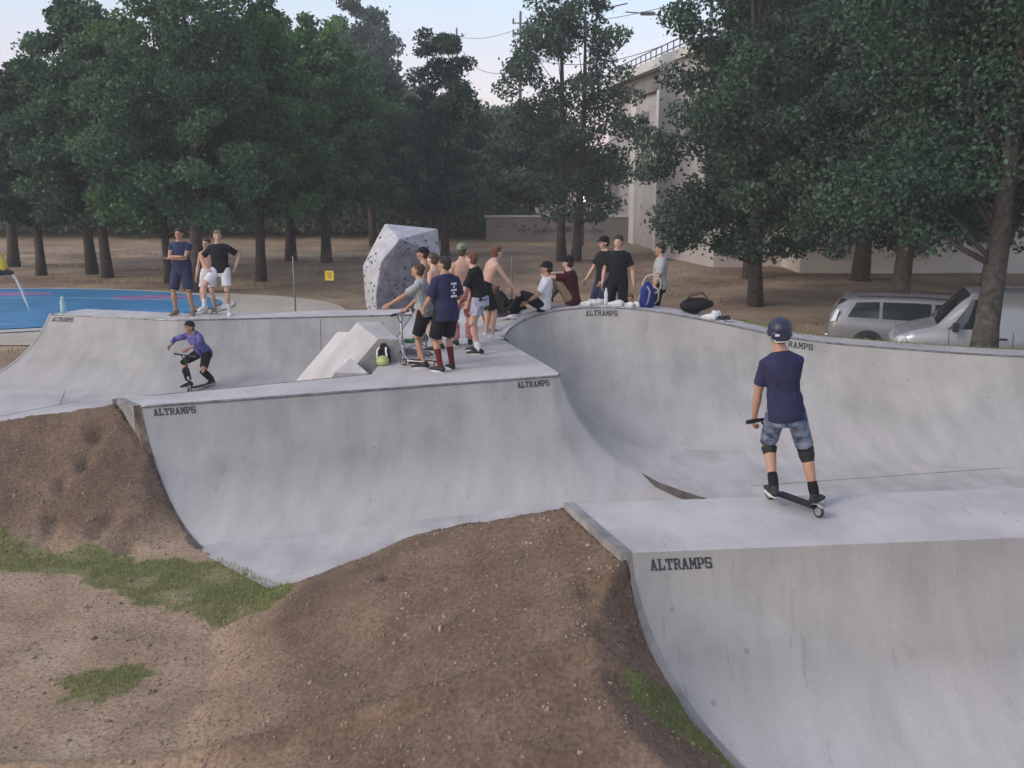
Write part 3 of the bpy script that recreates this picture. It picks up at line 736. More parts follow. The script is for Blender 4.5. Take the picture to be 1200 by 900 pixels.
#@@P2
# ------------------------------------------------------------------ trees
def make_tree(name, label, x, y, H, Rc, zb, tr, ncl, nleaf, ls, seed, lm=None, bark=None, group=None, cat='tree', stems=1, z0=None, lean=(0, 0), shape=.55, sig=.26, squash=1.0):
    r = np.random.default_rng(seed); z0 = hz(x, y)-0.05 if z0 is None else z0
    root = empty(name, (x, y, z0), label=label, cat=cat, group=group)
    Hh = H - z0
    # clump centres
    t = r.beta(1.15, 1.25, ncl); ang = r.uniform(0, 2*np.pi, ncl)
    zlow = zb - z0
    zz = zlow + .1*Hh*0 + t*(Hh-zlow-0.3)
    prof = np.sin(np.pi*np.clip(t*.86+.12, 0, 1))**shape*(1.08-.38*t)
    rad = Rc*prof*np.sqrt(r.uniform(.12, 1, ncl))*(1+.18*np.sin(ang*3+seed))
    cx = np.cos(ang)*rad + lean[0]*t; cy = np.sin(ang)*rad*squash + lean[1]*t
    cs = Rc*sig*r.uniform(.55, 1.25, ncl)*(.65+.35*prof)
    w = cs**2; w /= w.sum(); ci = r.choice(ncl, nleaf, p=w)
    g = r.normal(0, 1, (nleaf, 3)); g /= np.maximum(np.linalg.norm(g, axis=1, keepdims=True), 1e-6); g *= (r.uniform(.15, 1, (nleaf, 1))**.5)*(1+.55*(r.random((nleaf, 1)) < .12)*r.random((nleaf, 1)))
    P = np.stack([cx[ci], cy[ci], zz[ci]], 1) + g*cs[ci][:, None]*np.array([1.15, 1.15, .8])
    a = r.normal(0, 1, (nleaf, 3)); a /= np.linalg.norm(a, axis=1, keepdims=True)
    b = r.normal(0, 1, (nleaf, 3)); b -= a*(a*b).sum(1, keepdims=True); b /= np.linalg.norm(b, axis=1, keepdims=True)
    s = ls*r.uniform(.6, 1.35, (nleaf, 1))
    c = np.cross(a, b)*s*.25
    V = np.stack([P-a*s, P-b*s*.62+c, P+a*s, P+b*s*.62+c], 1).reshape(-1, 3)
    F = np.arange(4*nleaf).reshape(-1, 4)
    cr_ = mesh_np('crown', V, F, lm or M_LEAF, root)
    tint = np.clip(r.normal(.42, .22, ncl)[ci] + r.normal(0, .17, nleaf) + .12*(P[:, 2]/Hh-.5), 0, 1)
    at_ = cr_.data.attributes.new('tint', 'FLOAT', 'POINT'); at_.data.foreach_set('value', np.repeat(tint, 4).astype(np.float32))
    # trunk with limbs
    bm = bmesh.new()
    for sidx in range(stems):
        ox = (sidx-(stems-1)/2)*tr*3.4
        topz = Hh*.86; n = 9; pts = []; rr = []
        for i in range(n):
            q = i/(n-1)
            pts.append((ox*(1+.8*q) + lean[0]*q + tr*.35*math.sin(q*5+seed+sidx), lean[1]*q + tr*.35*math.cos(q*4+seed), q*topz - (0.1 if i == 0 else 0)))
            rr.append(tr*(1.28 if i == 0 else 1.0)*(1-q)**.8 + .02)
        tube(bm, pts, rr, seg=10, cap=False)
        order = r.permutation(ncl)[:22//stems]
        for k in order:
            base_t = max(min(zz[k]/topz*.62, .8), (zlow/topz)*.75); i0 = base_t*(n-1); i = int(i0); f = i0-i
            p0 = Vector(pts[i]).lerp(Vector(pts[min(i+1, n-1)]), f); p3 = Vector((cx[k], cy[k], zz[k])); mid = p0.lerp(p3, .5)+Vector((0, 0, .12*(p3-p0).length*(.4)))
            r0 = max(.02, tr*(1-base_t)*.36)
            tube(bm, [p0, p0.lerp(mid, .5)+Vector((0, 0, -.05)), mid, p3], [r0, r0*.8, r0*.55, .012], seg=6, cap=False)
    obj('trunk', bm, bark or M_BARK, root, True)
    return root

def atx(px, d):   # ground position seen in the photo's column px at distance d
    return (px-600)/FPX*(d*math.cos(PITCH)+4.2*math.sin(PITCH))
G_ROW = 'oaks in the row behind the skate park'
TR = [ # px, d, H, Rc, zb, tr, stems, label
 (16, 44, 8.3, 2.4, 2.6, .24, 1, 'small oak at the far left edge, first trunk of the row', M_LEAFD),
 (47, 40.6, 8.7, 2.2, 2.3, .18, 1, 'oak with a thin bent trunk, second from the left edge', M_LEAFD),
 (106, 41, 11.2, 2.4, 2.3, .21, 1, 'tall oak with a straight trunk, left one of the close pair behind the splash pad', M_LEAFD),
 (126, 39.8, 11.0, 3.0, 2.2, .20, 1, 'tall oak, right trunk of the close pair behind the splash pad', M_LEAF),
 (199, 37.6, 11.0, 2.7, 2.2, .15, 1, 'slim oak rising just left of the man with crossed arms', M_LEAFB),
 (236, 34.5, 11.8, 3.3, 2.6, .25, 1, 'largest left oak, its thick dark trunk behind the two boys on the deck', M_LEAF),
 (307, 38.2, 10.9, 2.8, 2.3, .19, 1, 'oak with a straight reddish trunk right of the boy in white shorts', M_LEAFB),
 (340, 47, 11.2, 3.1, 2.6, .24, 1, 'oak set farther back, between the reddish trunk and the yellow sign', M_LEAF),
 (381, 46, 11.2, 2.9, 2.4, .22, 1, 'leafy oak standing above the yellow sign', M_LEAFB),
 (437, 56, 10.6, 2.9, 2.2, .22, 1, 'oak farther back behind the climbing boulder', M_LEAF),
 (516, 49.7, 11.2, 2.6, 2.4, .18, 2, 'two stemmed oak right behind the climbing boulder', M_LEAFD),
 (668, 47.0, 13.4, 3.3, 2.0, .20, 2, 'tall two stemmed oak in front of the concrete building', M_LEAFD),
 (888, 31, 11.8, 3.5, 1.7, .21, 1, 'low branching oak left of the parked cars', M_LEAFD),
 (1052, 27.6, 11.5, 3.3, 1.9, .26, 1, 'dark oak rising directly behind the silver estate car', M_LEAFD),
]
for i, (px, d, H, Rc, zb, tr, st, lb, lm) in enumerate(TR):
    far = d > 35
    make_tree('oak_tree', lb, atx(px, d), d, H, Rc, zb, tr, 150 if far else 190, 27000 if far else 50000, .088 if far else .070, 100+i, lm, group=G_ROW, stems=st, sig=.20 if far else .18, lean=(-.7, 0) if px == 888 else (0, 0))
make_tree('oak_tree', 'nearest oak with a thick trunk in front of the silver van', at(1163, 405, 1.12).x, 17.6, 9.5, 3.0, 3.1, .22, 190, 64000, .048, 131, M_LEAFD, M_BARK2, group=G_ROW, sig=.22)
make_tree('oak_tree', 'oak at the right edge of the photo, branches reaching in over the van', 12.6, 20.5, 10, 3.2, 2.5, .22, 150, 50000, .06, 132, M_LEAFD, group=G_ROW, sig=.24)
# background trees
FARL = ['rounded background tree left of the splash pad, far behind the oaks', 'second background tree from the left, beyond the dry field', 'pale background tree behind the close pair of trunks',
 'background tree over the head of the man with crossed arms', 'background tree right of the thick dark trunk', 'background tree above the yellow sign', 'background tree left of the climbing boulder top',
 'low background tree right of the two stemmed oak', 'small background tree below the thin mast', 'background tree just left of the tall two stemmed oak', 'background tree tucked behind the tall two stemmed oak']
for i, (px, d, H) in enumerate([(-20, 66, 9.5), (45, 70, 9.5), (120, 66, 10), (200, 72, 11), (275, 68, 11), (350, 74, 12), (425, 70, 11), (555, 66, 8.2), (590, 74, 8.6), (622, 64, 8.4), (490, 68, 9.5)]):
    make_tree('background_tree', FARL[i], atx(px, d), d, H, 4.0, 2.4, .2, 90, 16000, .17, 200+i, M_LEAFF, group='trees beyond the dry field', sig=.28, z0=1.2)
make_tree('poplar_tree', 'tall dark tree rising above all others, left of the masts', atx(425, 92), 92, 19.5, 5.2, 3, .35, 130, 30000, .2, 231, M_LEAFD, z0=1.5, sig=.24)
make_tree('background_tree', 'dark tree towering at the upper right behind the parked cars', atx(1010, 38), 38, 15.5, 5.2, 2.8, .3, 170, 44000, .11, 232, M_LEAFD, sig=.24, group='trees beyond the dry field')
make_tree('background_tree', 'dark tree at the top right corner behind the van', atx(1160, 36), 36, 14.5, 4.6, 2.6, .3, 150, 40000, .11, 233, M_LEAFD, sig=.24, group='trees beyond the dry field')
make_tree('background_tree', 'tree with thin top twigs beside the building roof railing', atx(875, 39), 39, 12.0, 3.0, 2.2, .22, 120, 30000, .09, 234, M_LEAFD, sig=.24, group='trees beyond the dry field')
# hedge on the bank
def leafmass(name, fn, n, ls, lm, seed):
    r = np.random.default_rng(seed); P = fn(r, n); n = len(P)
    a = r.normal(0, 1, (n, 3)); a /= np.linalg.norm(a, axis=1, keepdims=True)
    b = r.normal(0, 1, (n, 3)); b -= a*(a*b).sum(1, keepdims=True); b /= np.linalg.norm(b, axis=1, keepdims=True)
    s = ls*r.uniform(.6, 1.3, (n, 1))
    V = np.stack([P-a*s, P-b*s*.6, P+a*s, P+b*s*.6], 1).reshape(-1, 3)
    o = mesh_np(name, V, np.arange(4*n).reshape(-1, 4), lm)
    t_ = np.clip(.5+.9*vnoise(P[:, 0][None], P[:, 2][None]*2, 1.6, 3, 3)[0] + r.normal(0, .12, n), 0, 1)
    at_ = o.data.attributes.new('tint', 'FLOAT', 'POINT'); at_.data.foreach_set('value', np.repeat(t_, 4).astype(np.float32)); return o
def hedge_pts(r, n):
    x = r.uniform(-60, 5.5, n); top = 3.0+2.2*vnoise((x/1.0)[None], (x*0)[None], 5, 9, 4)[0]*1.6 - 1.3*np.clip((x+6)/9, 0, 1)
    z = .6+r.uniform(0, 1, n)**.7*top; y = 60+r.uniform(-1, 1, n)*1.4+(z*.25)
    return np.stack([x, y, z], 1)
o = leafmass('undergrowth', hedge_pts, 90000, .15, M_LEAFF, 41); tag(o, 'continuous green undergrowth on the bank behind the field', 'bushes', kind='stuff')

# ------------------------------------------------------------------ building, masts, wires
M_BW = mat('building_render', (.50, .46, .45), .9, .08, .35, .2, 8)
M_BL = mat('building_light', (.66, .63, .61), .9, .05, .5)
M_BD = mat('shade_band_and_dark_grey', (.22, .20, .20), .9, .08, .6)  # cornice shade band; also plain dark grey for walls, windows and shed roof
M_GLASSD = mat('dark_glass', (.02, .025, .03), .12, .1, 2, spec=.8)
bd = empty('concrete_building', (9, 66, 0), label='tall pale concrete building with a roof railing, seen between the oaks', cat='building')
def wallbox(bm, a, b, z0, z1, th=.4, inset=0):
    a = Vector((a[0], a[1], 0)); b = Vector((b[0], b[1], 0)); d = (b-a).normalized(); n = Vector((d.y, -d.x, 0))
    if n.y > 0: n = -n
    o_ = n*inset; pts = [a+o_, b+o_, b-n*th+o_, a-n*th+o_]
    T = [bm.verts.new((p.x-9, p.y-66, z1)) for p in pts]; B = [bm.verts.new((p.x-9, p.y-66, z0)) for p in pts]
    bm.faces.new(T); bm.faces.new(B[::-1])
    for k in range(4): bm.faces.new((T[k], B[k], B[(k+1) % 4], T[(k+1) % 4]))
    bmesh.ops.recalc_face_normals(bm, faces=bm.faces)
PA, PB, PC = (6.5, 65), (8.9, 43.5), (40, 51)
bm = bmesh.new(); wallbox(bm, PA, PB, 0, 9.3, 7); wallbox(bm, PB, PC, 0, 9.3, 7); obj('wall', bm, M_BW, bd)
bm = bmesh.new(); wallbox(bm, PA, PB, 9.3, 9.75, 7.5, .7); wallbox(bm, PB, PC, 9.3, 9.75, 7.5, .7); obj('cornice', bm, M_BL, bd)
bm = bmesh.new(); wallbox(bm, PA, PB, 8.3, 9.298, .35, .25); wallbox(bm, PB, PC, 8.3, 9.298, .35, .25); obj('cornice_shade_band', bm, M_BD, bd)  # dark strip added for the shade under the cornice
def lerp2(a, b, t): return (a[0]+(b[0]-a[0])*t, a[1]+(b[1]-a[1])*t)
for q in (.0, .28, .55, .82):
    bm = bmesh.new(); wallbox(bm, lerp2(PA, PB, q), lerp2(PA, PB, q+.06), 0, 8.29, .3, .28); obj('pilaster', bm, M_BL, bd)
for q in np.arange(.03, .95, .085):
    for zz_ in (1.2, 4.9):
        bm = bmesh.new(); wallbox(bm, lerp2(PB, PC, q), lerp2(PB, PC, q+.035), zz_, zz_+2.4, .1, .04); w_ = obj('window', bm, M_GLASSD, bd)
for q in (.36, .64):
    bm = bmesh.new(); wallbox(bm, lerp2(PA, PB, q), lerp2(PA, PB, q+.07), 4.2, 7.4, .1, .04); obj('window', bm, M_BD, bd)
bm = bmesh.new()
for a_, b_ in ((PA, PB), (PB, PC)):
    L_ = math.dist(a_, b_); n_ = int(L_/1.1)
    for k in range(n_+1):
        p = lerp2(a_, b_, k/n_); tube(bm, [(p[0]-9, p[1]-66.3, 9.75), (p[0]-9, p[1]-66.3, 10.5)], .035, seg=5, cap=False)
    for z_ in (10.15, 10.5): tube(bm, [(a_[0]-9, a_[1]-66.3, z_), (b_[0]-9, b_[1]-66.3, z_)], .035, seg=5, cap=False)
obj('roof_railing', bm, mat('rail_metal', (.12, .12, .13), .6), bd)
# low wall with pale houses further right, boundary wall left
bw = empty('boundary_wall', (-1, 57, 0), label='low grey boundary wall left of the concrete building', cat='wall')
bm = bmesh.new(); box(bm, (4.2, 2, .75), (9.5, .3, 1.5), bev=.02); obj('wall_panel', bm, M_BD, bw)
bm = bmesh.new(); box(bm, (4.2, 2, 1.56), (9.7, .42, .12), bev=.02); obj('wall_cap', bm, M_BW, bw)
hs = empty('low_shed', (17, 42.5, 0), label='long low white shed glimpsed under the right oaks', cat='shed')
bm = bmesh.new(); box(bm, (6, 0, 1.25), (22, 3, 2.5), bev=.02); obj('wall', bm, M_BL, hs)
bm = bmesh.new(); box(bm, (6, 0, 2.58), (22.6, 3.6, .16), bev=.02); obj('roof', bm, M_BD, hs)
for k in range(7):
    bm = bmesh.new(); box(bm, (-3.2+3*k, -1.52, 1.2), (1.1, .06, 1.3)); obj('shutter', bm, M_BW, hs)

M_MAST = mat('mast_metal', (.09, .09, .10), .7, .2, 3)
def mast(px, d, top_y, lb, arms=(1.0,)):
    z1 = CAMZ - d*math.tan(math.atan((top_y-450)/FPX)+PITCH); x = atx(px, d)
    m_ = empty('railway_mast', (x, d, 1.0), label=lb, cat='mast', group='railway masts')
    bm = bmesh.new(); tube(bm, [(0, 0, 0), (0, 0, z1-1)], [.17, .10], seg=8); obj('pole', bm, M_MAST, m_, True)
    for k, a_ in enumerate(arms):
        zz_ = z1-1-.9-a_
        bm = bmesh.new(); tube(bm, [(-.65, 0, zz_), (.65, 0, zz_)], .05, seg=6)
        for sx in (-.6, .6): tube(bm, [(sx, 0, zz_), (sx, 0, zz_+.35)], [.09, .07], seg=6)
        obj('cross_arm', bm, M_MAST, m_, True)
    bm = bmesh.new(); zz_ = z1-1-4.3
    tube(bm, [(0, 0, zz_), (1.9, -.2, zz_+.9)], .045, seg=6); tube(bm, [(0, 0, zz_-.9), (1.9, -.2, zz_+.5)], .045, seg=6); obj('bracket_arm', bm, M_MAST, m_, True)
    return x, d, z1
m1 = mast(537.5, 118, 33, 'thin railway mast above the two stemmed oak, farther of the masts', (0,))
m2 = mast(609.5, 88, 14, 'tall railway mast with cross arm against the pink sky', (0, .9))
m3 = mast(823, 62, -25, 'railway mast poking up beside the building roof, cut by the top edge', (0,))
def wire(name, pts, r, lb, n=12, sag=.5):
    bm = bmesh.new()
    for a, b in zip(pts[:-1], pts[1:]):
        a = Vector(a); b = Vector(b)
        tube(bm, [a.lerp(b, k/n)-Vector((0, 0, sag*4*(k/n)*(1-k/n))) for k in range(n+1)], r, seg=4, cap=False)
    o = obj(name, bm, M_MAST); tag(o, lb, 'cable', group='railway overhead cables'); return o
wire('overhead_cable', [(m1[0]+.6, m1[1], m1[2]-1), (m2[0]+.6, m2[1], m2[2]-1), (m3[0]-.6, m3[1], m3[2]-1)], .022, 'uppermost overhead cable running from mast to mast')
wire('overhead_cable', [(m1[0]+1.9, m1[1], m1[2]-4.2), (m2[0]+1.9, m2[1], m2[2]-4.0), (m3[0]-1.0, m3[1], m3[2]-3.0), (30, 45, 17)], .028, 'lower overhead cable above the building railing', sag=.9)
bm = bmesh.new()
a_ = at(733, 22, d=60); b_ = at(790, 8, d=58); c_ = at(822, 26, d=61)
a2_ = at(733, 14, d=60)
tube(bm, [at(735, 4, d=60), at(700, 12, d=62)], .04, seg=4)
tube(bm, [a2_, at(760, 16, d=60), c_], .035, seg=4); tube(bm, [b_, c_], .06, seg=5); tube(bm, [at(752, 16, d=60), at(766, 16, d=60)], .12, seg=5)
tube(bm, [at(790, 16, d=59), at(806, 14, d=60)], .1, seg=5); tube(bm, [at(800, -6, d=59), at(775, -2, d=58)], .03, seg=4)
tag(obj('catenary_bracket', bm, M_MAST), 'dark catenary bracket with insulators above the building roof', 'bracket')

# lit lamps glimpsed through the leaves
M_LAMP = bpy.data.materials.new('lamp_glow'); M_LAMP.use_nodes = True
_b = M_LAMP.node_tree.nodes['Principled BSDF']; _b.inputs['Emission Color'].default_value = (1, .86, .6, 1); _b.inputs['Emission Strength'].default_value = 6; _b.inputs['Base Color'].default_value = (.9, .85, .7, 1)
for px, py, d, lb in ((684, 233, 56, 'bright wall lamp glowing behind the two stemmed oak'), (958, 222, 41, 'warm wall lamp glowing through the right oaks')):
    p = at(px, py, d=d); r_ = empty('street_lamp', (p.x, p.y, 0), label=lb, cat='street lamp', group='lit street lamps')
    bm = bmesh.new(); tube(bm, [(0, .2, 0), (0, .2, p.z), (0, -.05, p.z+.25)], [.06, .045, .04], seg=8); obj('pole', bm, M_MAST, r_, True)
    bm = bmesh.new(); ball(bm, (0, -.05, p.z+.05), (.16, .16, .2)); obj('lamp_globe', bm, M_LAMP, r_, True)

# ------------------------------------------------------------------ splash pad
M_BLUE = mat('splash_pad_blue', (.045, .20, .42), .45, .1, .5, .1, 8, col2=(.09, .30, .54))
M_PINK = mat('splash_pad_pink', (.30, .20, .42), .5, .1, 1)
M_PALE = mat('pad_border', (.50, .50, .50), .8, .06, 1)
M_CYAN = mat('splash_pad_cyan', (.14, .38, .58), .45, .1, .6)
M_BEIGE = mat('beige_apron', (.44, .40, .34), .85, .06, .8)
def ell(cx, cy, rx, ry, n=72, wob=.03, ph=0): return [(cx+rx*(1+wob*math.sin(3*a+ph))*math.cos(a), cy+ry*(1+wob*math.sin(2*a+ph))*math.sin(a)) for a in [2*math.pi*k/n for k in range(n)]]
sp = empty('splash_pad', (-17, 30, .1), label='blue splash pad with pink patches behind the far left quarter pipe', cat='splash pad')
def part_sheet(name, poly, z, m, parent, th=.0):
    bm = bmesh.new(); vs = [bm.verts.new((p[0]+17, p[1]-30, z)) for p in poly]; f = bm.faces.new(vs)
    r = bmesh.ops.extrude_face_region(bm, geom=[f]); 
    for v in [g for g in r['geom'] if isinstance(g, bmesh.types.BMVert)]: v.co.z += .012
    bmesh.ops.recalc_face_normals(bm, faces=bm.faces); return obj(name, bm, m, parent)
part_sheet('apron', ell(-12.2, 29.0, 7.2, 5.3, wob=0), -.08, M_BEIGE, sp)
part_sheet('border', ell(-17.3, 30, 8.5, 5.3), -.045, M_PALE, sp)
part_sheet('surface', ell(-17.3, 30, 8.1, 4.85), -.01, M_BLUE, sp)
part_sheet('patch', ell(-11.9, 32.3, 1.3, .55, wob=.12), .006, M_PINK, sp)
part_sheet('patch', ell(-17.4, 33.2, 1.6, .6, wob=.12, ph=1), .006, M_PINK, sp)
bm = bmesh.new(); arc = [(-22+k*.55, 30.9+1.15*math.sin(.12*k+.2)) for k in range(22)]
for (a0, b0), (a1, b1) in zip(arc[:-1], arc[1:]):
    bm.faces.new([bm.verts.new(p) for p in ((a0+17, b0-30, .0085), (a1+17, b1-30, .0085), (a1+17, b1-30+.34, .0085), (a0+17, b0-30+.34, .0085))])
obj('stripe', bm, M_CYAN, sp)
bm = bmesh.new(); arc = [(-20+k*.5, 26.6-.02*k) for k in range(14)]
for (a0, b0), (a1, b1) in zip(arc[:-1], arc[1:]):
    bm.faces.new([bm.verts.new(p) for p in ((a0+17, b0-30, .0085), (a1+17, b1-30, .0085), (a1+17, b1-30+.3, .0085), (a0+17, b0-30+.3, .0085))])
obj('stripe', bm, M_CYAN, sp)
# water cannon at the left edge
M_YEL = mat('yellow_plastic', (.75, .55, .06), .4, .05, 3); M_ORG = mat('orange_plastic', (.65, .22, .04), .4, .05, 3); M_BLK = mat('black_rubber', (.012, .012, .014), .6, .2, 8)
M_WATER = mat('water_stream', (.75, .82, .88), .15, .02, 5, trans=.35)
p = at(-4, 300, d=29); wc = empty('water_cannon', (p.x, p.y, 0), label='yellow and black water cannon spouting at the left edge of the splash pad', cat='water cannon')
bm = bmesh.new(); tube(bm, [(-.35, 0, 0), (-.35, 0, p.z-.35)], .07, seg=12); obj('post', bm, M_YEL, wc, True)
bm = bmesh.new(); tube(bm, [(-.1, 0, p.z+.25), (.06, 0, p.z-.12), (.16, 0, p.z-.35)], [.10, .15, .14]); obj('barrel', bm, M_YEL, wc, True)
bm = bmesh.new(); ball(bm, (-.02, 0, p.z+.30), (.14, .14, .15)); obj('cap', bm, M_ORG, wc, True)
bm = bmesh.new(); tube(bm, [(-.35, 0, p.z-.38), (0, 0, p.z-.42), (.24, 0, p.z-.46), (.40, -.0, p.z-.50)], [.16, .17, .10, .06]); obj('nozzle', bm, M_BLK, wc, True)
bm = bmesh.new(); pts_ = []
for k in range(12):
    q = k/11; pts_.append((.38+.42*q, 0, (p.z-.52)*(1-q**1.5)+.12*q**1.5))
tube(bm, pts_, [.035]*10+[.02, .012], seg=8)
tag(obj('water_jet', bm, M_WATER, None, True), 'thin white jet of water falling from the cannon', 'water jet').location = (p.x, p.y, 0)

# ------------------------------------------------------------------ climbing boulder
M_ROCK_SHADE = mat('boulder_shaded', (.25, .25, .30), .9, .14, 5, .8, 7); M_ROCK_LIT = mat('boulder_lit', (.42, .43, .48), .9, .09, 5, .8, 7)
M_HOLD = mat('climbing_hold', (.09, .09, .11), .6, .3, 4)
bdl = empty('climbing_boulder', (-2.7, 25.3, 0), rz=0, label='grey artificial climbing boulder dotted with small dark holds', cat='climbing rock')
def bp_(px, py, d): q = at(px, py, d=d); return Vector((q.x+2.7, q.y-25.3, q.z))
b_ = {  # named corners
 'A': bp_(451, 262, 25.6), 'B': bp_(513, 268, 25.9), 'C': bp_(516, 300, 25.4), 'D': bp_(468, 280, 24.5), 'E': bp_(447, 305, 24.3),
 'F': bp_(437, 288, 25.4), 'G': bp_(425, 312, 25.4), 'H': bp_(428, 352, 25.5), 'I': bp_(440, 345, 24.2)}
def dn(v, x=0, y=0): return Vector((v.x+x, v.y+y, -.05))
pts_ = list(b_.values()) + [dn(b_['I'], .05, .1), dn(b_['H'], .12, 0), dn(b_['C'], -.0, .1), Vector((b_['A'].x+.1, 2.0, 2.3)), Vector((b_['B'].x-.1, 1.9, 2.0)), Vector((b_['A'].x, 2.2, -.05)), Vector((b_['B'].x, 2.1, -.05))]
bm = bmesh.new(); hull(bm, pts_)
bmesh.ops.bevel(bm, geom=list(bm.edges), offset=.02, segments=1, affect='EDGES', profile=.5)
bmesh.ops.recalc_face_normals(bm, faces=bm.faces)
for f in bm.faces: f.material_index = 1 if (f.normal.z > .35 or f.normal.x < -.45) else 0  # lighter material on top and left faces: light painted into the colour
rock = obj('boulder', bm, [M_ROCK_SHADE, M_ROCK_LIT], bdl)
r_ = random.Random(5); faces = [f for f in rock.data.polygons if f.area > .15 and f.normal.y < -.05 and f.normal.z < .6]
ar = [f.area for f in faces]
proto = None
for k in range(98):
    f = r_.choices(faces, ar)[0]; vs = [rock.data.vertices[i].co for i in f.vertices]
    i = r_.randrange(1, len(vs)-1); a, b = r_.random(), r_.random()
    if a+b > 1: a, b = 1-a, 1-b
    pt = vs[0] + (vs[i]-vs[0])*a + (vs[i+1]-vs[0])*b
    if proto is None:
        bm = bmesh.new(); ball(bm, (0, 0, 0), (.05, .04, .03), 1); h_ = obj('climbing_hold', bm, M_HOLD, bdl, True); proto = h_
    else:
        h_ = proto.copy(); C.objects.link(h_); h_.parent = bdl
    h_.location = pt; h_.rotation_euler = f.normal.to_track_quat('Z', 'Y').to_euler(); s_ = r_.uniform(.45, 1.1); h_.scale = (s_, s_, s_)

# ------------------------------------------------------------------ fence and sign
M_GALV = mat('galvanised_wire', (.20, .20, .20), .5, .1, 4, metal=.6)
fe = empty('mesh_fence', (-6, 27, 0), label='thin wire mesh fence running behind the skate park past the boulder', cat='fence')
fx = [-6.0, -3.0, 0.0]
for x_ in fx:
    bm = bmesh.new(); tube(bm, [(x_+6, 0, 0), (x_+6, 0, 1.9)], .024, seg=8); obj('post', bm, M_GALV, fe, True)
bm = bmesh.new()
for x0, x1 in zip(fx[:-1], fx[1:]):
    for k in range(0, 21): 
        z_ = .1+k*.095; tube(bm, [(x0+6, 0, z_), (x1+6, 0, z_)], .0022, seg=3, cap=False)
    for k in range(1, 40): xx = x0+6+(x1-x0)*k/40; tube(bm, [(xx, 0, .08), (xx, 0, 2.0)], .0022, seg=3, cap=False)
obj('wire_mesh', bm, M_GALV, fe)
q = at(386, 323, d=26.9); sg = empty('warning_sign', (q.x, q.y, q.z), label='small square yellow sign hung on the wire fence', cat='sign')
bm = bmesh.new(); box(bm, (0, 0, 0), (.24, .012, .26), bev=.004); obj('panel', bm, M_YEL, sg)
bm = bmesh.new()
for k in range(4): box(bm, (0, -.009, .075-k*.045), (.13-.02*(k % 2), .004, .014))
obj('print', bm, M_BLK, sg)

